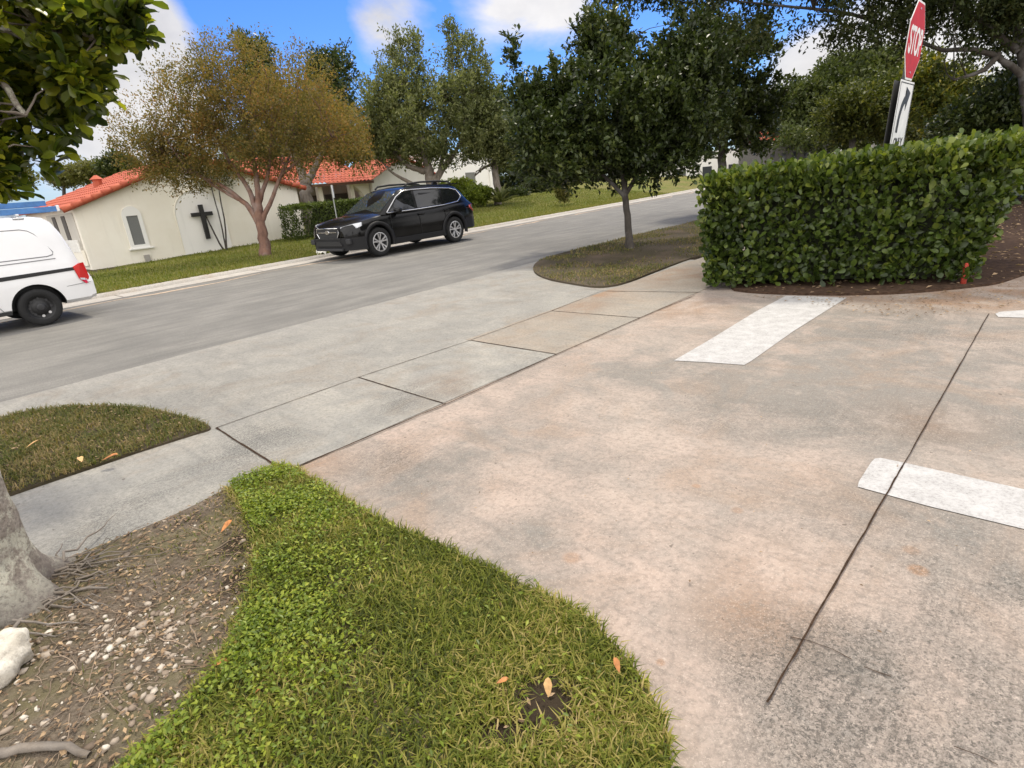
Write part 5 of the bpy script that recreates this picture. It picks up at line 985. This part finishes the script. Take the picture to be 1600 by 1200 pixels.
b = base_at(1127, 17.5); tree('street_tree', 'second dark tree with round crown behind the hedge end', 'tree', b, 17.5, [px(1130, 150, 17.5, 84, 76, 1.6), px(1160, 100, 17.5, 46, 52, 1.0), px(1100, 205, 17.5, 62, 36, 1.2), px(1180, 190, 17.5, 36, 46, .9), px(1075, 120, 17.5, 40, 60, 1.0)],
     [[('b', .16), (1128, 270, .13), (1129, 220, .11), (1132, 150, .05)], [(1129, 235, .08), (1150, 180, .04), (1165, 110, .02)], [(1129, 240, .07), (1100, 190, .04)]], M_barkd, 900, 18, .13, .062, LM_dark, nb=36, br=.03, slen=.5, spread=.09, up=.5, gap=.25, gsc=1.0, seed=43)

# trees beyond the hedge
b = base_at(1330, 40); tree('shade_tree', 'broad domed tree with a dark hollow under its crown beyond the hedge', 'tree', b, 40, [px(1330, 150, 40, 84, 56, 4.0), px(1250, 178, 40, 44, 44, 3.0), px(1370, 120, 40, 52, 34, 3.0), px(1230, 205, 40, 26, 30, 2.0), px(1320, 212, 36, 70, 14, 2.0), px(1250, 214, 36, 34, 12, 1.5)], [[('b', .5), (1325, 200, .4), (1320, 150, .2)], [(1325, 195, .3), (1280, 165, .15)]], M_barkd, 1500, 16, .24, .11, leafmat('dome_leaf', [(.024, .034, .010), (.042, .056, .016), (.070, .086, .026), (.12, .13, .045)], .28, .6, .2), nb=24, br=.06, slen=.8, spread=.28, up=.2, gap=.2, gsc=.6, seed=51)
b = base_at(1330, 27); tree('shade_tree', 'yellow green tree standing in front of the domed tree behind the arrow panel', 'tree', b, 27, [px(1330, 180, 27, 52, 40, 1.6), px(1390, 175, 27, 44, 48, 1.6), px(1300, 205, 27, 26, 22, 1.0)], [[('b', .2), (1332, 225, .16), (1333, 180, .07)], [(1333, 210, .1), (1385, 175, .05)]], M_barkd, 620, 16, .15, .07, leafmat('yellowish_leaf', [(.026, .036, .009), (.048, .060, .012), (.085, .096, .018), (.16, .15, .03)], .3, .5, .3), nb=20, slen=.6, spread=.16, gap=.25, seed=52)
b = base_at(1480, 22); tree('shade_tree', 'leafy tree with yellow touched leaves to the right of the stop sign', 'tree', b, 22, [px(1470, 165, 22, 46, 52, 1.4), px(1520, 180, 22, 46, 36, 1.4), px(1440, 130, 22, 26, 40, 1.0)], [[('b', .18), (1480, 215, .15), (1478, 150, .06)], [(1479, 200, .1), (1515, 170, .05)]], M_barkd, 560, 16, .13, .06, leafmat('yellow_touched_leaf', [(.035, .05, .010), (.06, .08, .014), (.12, .125, .02), (.30, .24, .03)], .3, .45, .3), nb=20, slen=.5, spread=.14, gap=.27, seed=53)
b = base_at(1570, 14); tree('shrub', 'tall dark green shrub mass behind the hedge at the right frame edge', 'shrub', b, 14, [px(1560, 185, 14, 62, 42, 1.2), px(1620, 150, 14, 50, 50, 1.2), px(1500, 200, 14, 30, 24, .8), px(1590, 250, 14, 70, 60, 1.2)], [[('b', .09), (1572, 260, .07), (1570, 200, .04)], [(1572, 250, .05), (1605, 190, .03)]], M_barkd, 640, 17, .11, .05, LM_dark, nb=20, br=.02, slen=.4, spread=.1, gap=.15, seed=54)
hq = TS(24, 44); hedge_box('hedge', 'long dark hedge row closing the far lawn at the back', [TS(24, 44), TS(75, 44), TS(75, 46), TS(24, 46)], [TS(24, 44), TS(75, 44), TS(75, 46), TS(24, 46)], 0., 2.1, 60, .30, .16, LM_dark, deep=.4, rich=False, faces=[0, 3])
# the big oak whose canopy hangs over the right top corner
b = base_at(1635, 12.5); oakL = leafmat('oak_leaf', [(.018, .026, .010), (.032, .045, .014), (.055, .065, .022), (.085, .085, .035)], .25, .6, .15)
tree('oak', 'large oak with spreading dark limbs hanging over the top right of the street', 'tree', b, 12.5,
     [px(1130, 0, 12.5, 92, 34, 1.2), px(1010, -28, 12.5, 100, 34, 1.2), px(1290, -20, 12.5, 120, 52, 1.5), px(1450, 0, 12.5, 110, 60, 1.7), px(1560, 22, 12.5, 80, 46, 1.7), px(1330, 50, 12.5, 62, 26, .8, .7), px(1170, 45, 12.5, 26, 36, .6, .6), px(1400, -170, 12.5, 330, 130, 2.6, .7), px(1650, -40, 12.5, 140, 120, 2.4), px(1290, -340, 9, 330, 130, 2.0, .8), px(1490, 112, 12.5, 26, 12, .6, .3), px(1592, 130, 12.5, 20, 26, .6, .4)],
     [[('b', .17), (1612, 240, .14), (1603, 130, .11), (1592, 60, .09), (1580, -30, .07), (1500, -140, .05)], [(1600, 120, .075), (1560, 88, .058), (1515, 76, .05), (1470, 80, .04), (1420, 55, .03), (1330, 20, .035), (1180, 5, .02), (1030, -10, .012)], [(1590, 80, .08), (1520, 20, .06), (1400, -30, .04), (1250, -40, .03)], [(1600, 140, .09), (1640, 60, .07), (1680, -40, .06)], [(1560, 85, .07), (1540, 110, .05), (1490, 125, .025)]],
     M_barkd, 3000, 17, .085, .036, oakL, nb=120, br=.016, slen=.42, spread=.10, up=.0, out=.4, gap=.30, gsc=1.2, shell=.7, seed=61, droop=.15)
# far tree line along the horizon, each tree its own
far = [(138, 268, 30, 14, 70), (188, 262, 26, 18, 62), (100, 276, 22, 12, 75), (830, 215, 60, 70, 52), (905, 225, 50, 70, 58), (1010, 215, 55, 60, 60), (1450, 190, 60, 50, 48), (1530, 185, 70, 50, 44), (760, 195, 40, 55, 55), (1235, 185, 40, 40, 62), (620, 225, 60, 45, 50), (420, 235, 60, 40, 52), (-40, 250, 70, 60, 50)]
where = ['small far tree above the chapel roof vent', 'far tree showing between the roof vent and the orange tree', 'tiny far tree at the left end of the chapel ridge', 'far dark tree behind the left side of the street tree crown', 'far tree behind the middle of the street tree crown', 'far tree behind the right side of the street tree crown', 'far tree behind the gap right of the stop sign', 'far tree behind the tall dark shrubs at the right', 'far tree behind the slim lawn tree', 'far tree left of the domed tree', 'far tree behind the grey green tree', 'far tree behind the orange tree crown', 'far tree hidden mostly by the foreground leaves at left']
for k, (u, v, ru, rv, dd_) in enumerate(far):
    b = base_at(u, dd_); z_ = b[2]
    tree('far_tree', where[k], 'tree', b, dd_, [px(u, v, dd_, ru, rv, ru*dd_/F), px(u+ru*.5, v+rv*.4, dd_, ru*.7, rv*.6, ru*dd_/F*.7), px(u-ru*.5, v+rv*.35, dd_, ru*.6, rv*.6, ru*dd_/F*.6)], [[('b', .25), (u, v+rv*.8, .2), (u, v, .08)]], M_barkd, int(160+ru*rv*.07), 14, .30, .14, LM_dark if k % 2 else LM_olive, nb=10, slen=.8, spread=.3, gap=.22, gsc=.5, seed=70+k, group='trees far behind along the horizon')

# the big foreground tree at the left: trunk with lichen, leafy limb over the top left corner
def fore_tree():
    b = G(-20, 948, .02); m, t, bb = newmat('lichen_bark'); v = t.coord(); n = t.noise(t.map(v, (1, 1, .5)), 14, 8, .7); li = t.noise(v, 9, 7, .72); f = t.noise(v, 60, 6, .75)
    c = t.mix(t.ramp(n, [(.35, 0.), (.65, 1.)]), (.20, .165, .135), (.36, .315, .27)); c = t.mix(t.math('MULTIPLY', t.ramp(li, [(.44, 0.), (.54, 1.)]), .85), c, (.56, .54, .44)); c = t.mix(t.math('MULTIPLY', t.ramp(f, [(.38, 1.), (.5, 0.)]), .6), c, (.11, .09, .075))
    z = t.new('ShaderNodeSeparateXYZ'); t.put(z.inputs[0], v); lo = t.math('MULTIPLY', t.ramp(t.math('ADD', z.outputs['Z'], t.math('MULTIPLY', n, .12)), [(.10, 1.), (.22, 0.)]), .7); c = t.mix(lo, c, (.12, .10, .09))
    t.put(bb.inputs['Base Color'], c); bb.inputs['Roughness'].default_value = .95; t.put(bb.inputs['Normal'], t.bump(t.math('ADD', n, t.math('MULTIPLY', f, .5)), 1., .02))
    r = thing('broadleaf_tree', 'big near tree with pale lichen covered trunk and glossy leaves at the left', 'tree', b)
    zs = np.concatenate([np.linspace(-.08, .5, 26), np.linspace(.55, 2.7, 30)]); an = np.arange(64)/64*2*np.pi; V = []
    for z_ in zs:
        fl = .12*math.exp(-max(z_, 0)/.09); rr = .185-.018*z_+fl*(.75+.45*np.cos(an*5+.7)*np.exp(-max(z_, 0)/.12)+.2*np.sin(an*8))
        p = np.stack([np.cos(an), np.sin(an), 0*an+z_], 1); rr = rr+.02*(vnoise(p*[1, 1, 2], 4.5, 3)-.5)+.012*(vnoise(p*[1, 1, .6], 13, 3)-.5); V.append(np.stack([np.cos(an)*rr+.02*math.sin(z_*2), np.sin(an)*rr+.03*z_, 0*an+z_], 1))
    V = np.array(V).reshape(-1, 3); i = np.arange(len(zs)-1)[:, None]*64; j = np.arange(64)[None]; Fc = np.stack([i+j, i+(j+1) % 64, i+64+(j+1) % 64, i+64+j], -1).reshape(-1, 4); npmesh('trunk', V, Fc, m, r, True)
    blobs = [px(20, 55, 3.6, 95, 75, .5), px(168, 40, 3.6, 52, 20, .25, 1.4), px(112, 128, 3.6, 20, 16, .2, 1.6), px(35, 165, 3.5, 48, 48, .35, 1.2), px(18, 232, 3.4, 36, 34, .3, 2.), px(82, 215, 3.5, 14, 14, .12, 1.5), px(-130, 120, 3.4, 90, 130, .4, .3), px(60, -70, 3.8, 110, 50, .4, .3), px(-80, 260, 3.4, 70, 40, .4, .6), px(212, 38, 3.6, 16, 16, .15, 2.5)]
    top = b+np.array([.0, .08, 2.5]); c_ = crown(r, b, blobs, 640, 12, .082, .042, LM_fore, slen=.17, spread=.03, up=.25, out=.5, gap=.36, gsc=2.6, shell=.5, rich=True, seed=81)
    lim = [curve(top-[0, 0, .4], P(-40, 60, 3.5), .3, 9, .02), curve(top, P(60, 40, 3.6), .3, 9, .02), curve(P(-40, 60, 3.5), P(160, 45, 3.6), .05, 9, .02), curve(top-[0, 0, .7], P(-10, 240, 3.45), .2, 9, .02), curve(P(-40, 90, 3.5), P(40, 180, 3.5), .05, 7, .01)]
    V, Fc = tubes([(p-b, np.linspace(.06 if k in (0, 1, 3) else .03, .015, len(p))) for k, p in enumerate(lim)], 8); npmesh('limb', V, Fc, m, r, True)
    branches(r, b, [p[-1] for p in lim]+[p[5] for p in lim], c_, 120, .008, M_barkg, k=6, wob=.012)
    ps = []
    for k in range(44):          # surface roots spreading from the flare
        a = rng.uniform(-1.5, 1.0); r0 = rng.uniform(.22, .34); ln = rng.uniform(.12, .5); q = np.array([math.cos(a), math.sin(a)]); a2 = a+rng.normal(0, .6); e = q*r0+ln*np.array([math.cos(a2), math.sin(a2)])
        ps.append((curve([*(q*r0), .03], [*e, .004], .012, 8, .011), np.linspace(rng.uniform(.0025, .0075), .001, 8)))
    e0_ = G(-30, 1190, .03)-b; e1_ = G(140, 1180, .03)-b; V, Fc = tubes(ps, 6); npmesh('roots', V, Fc, M_barkg, r, True)
    V, Fc = tubes([(curve(e0_, e1_, .035, 10, .004, bend=[0, .05, 0]), np.linspace(.016, .010, 10))], 8); npmesh('surface_root', V, Fc, M_barkg, r, True)
fore_tree()
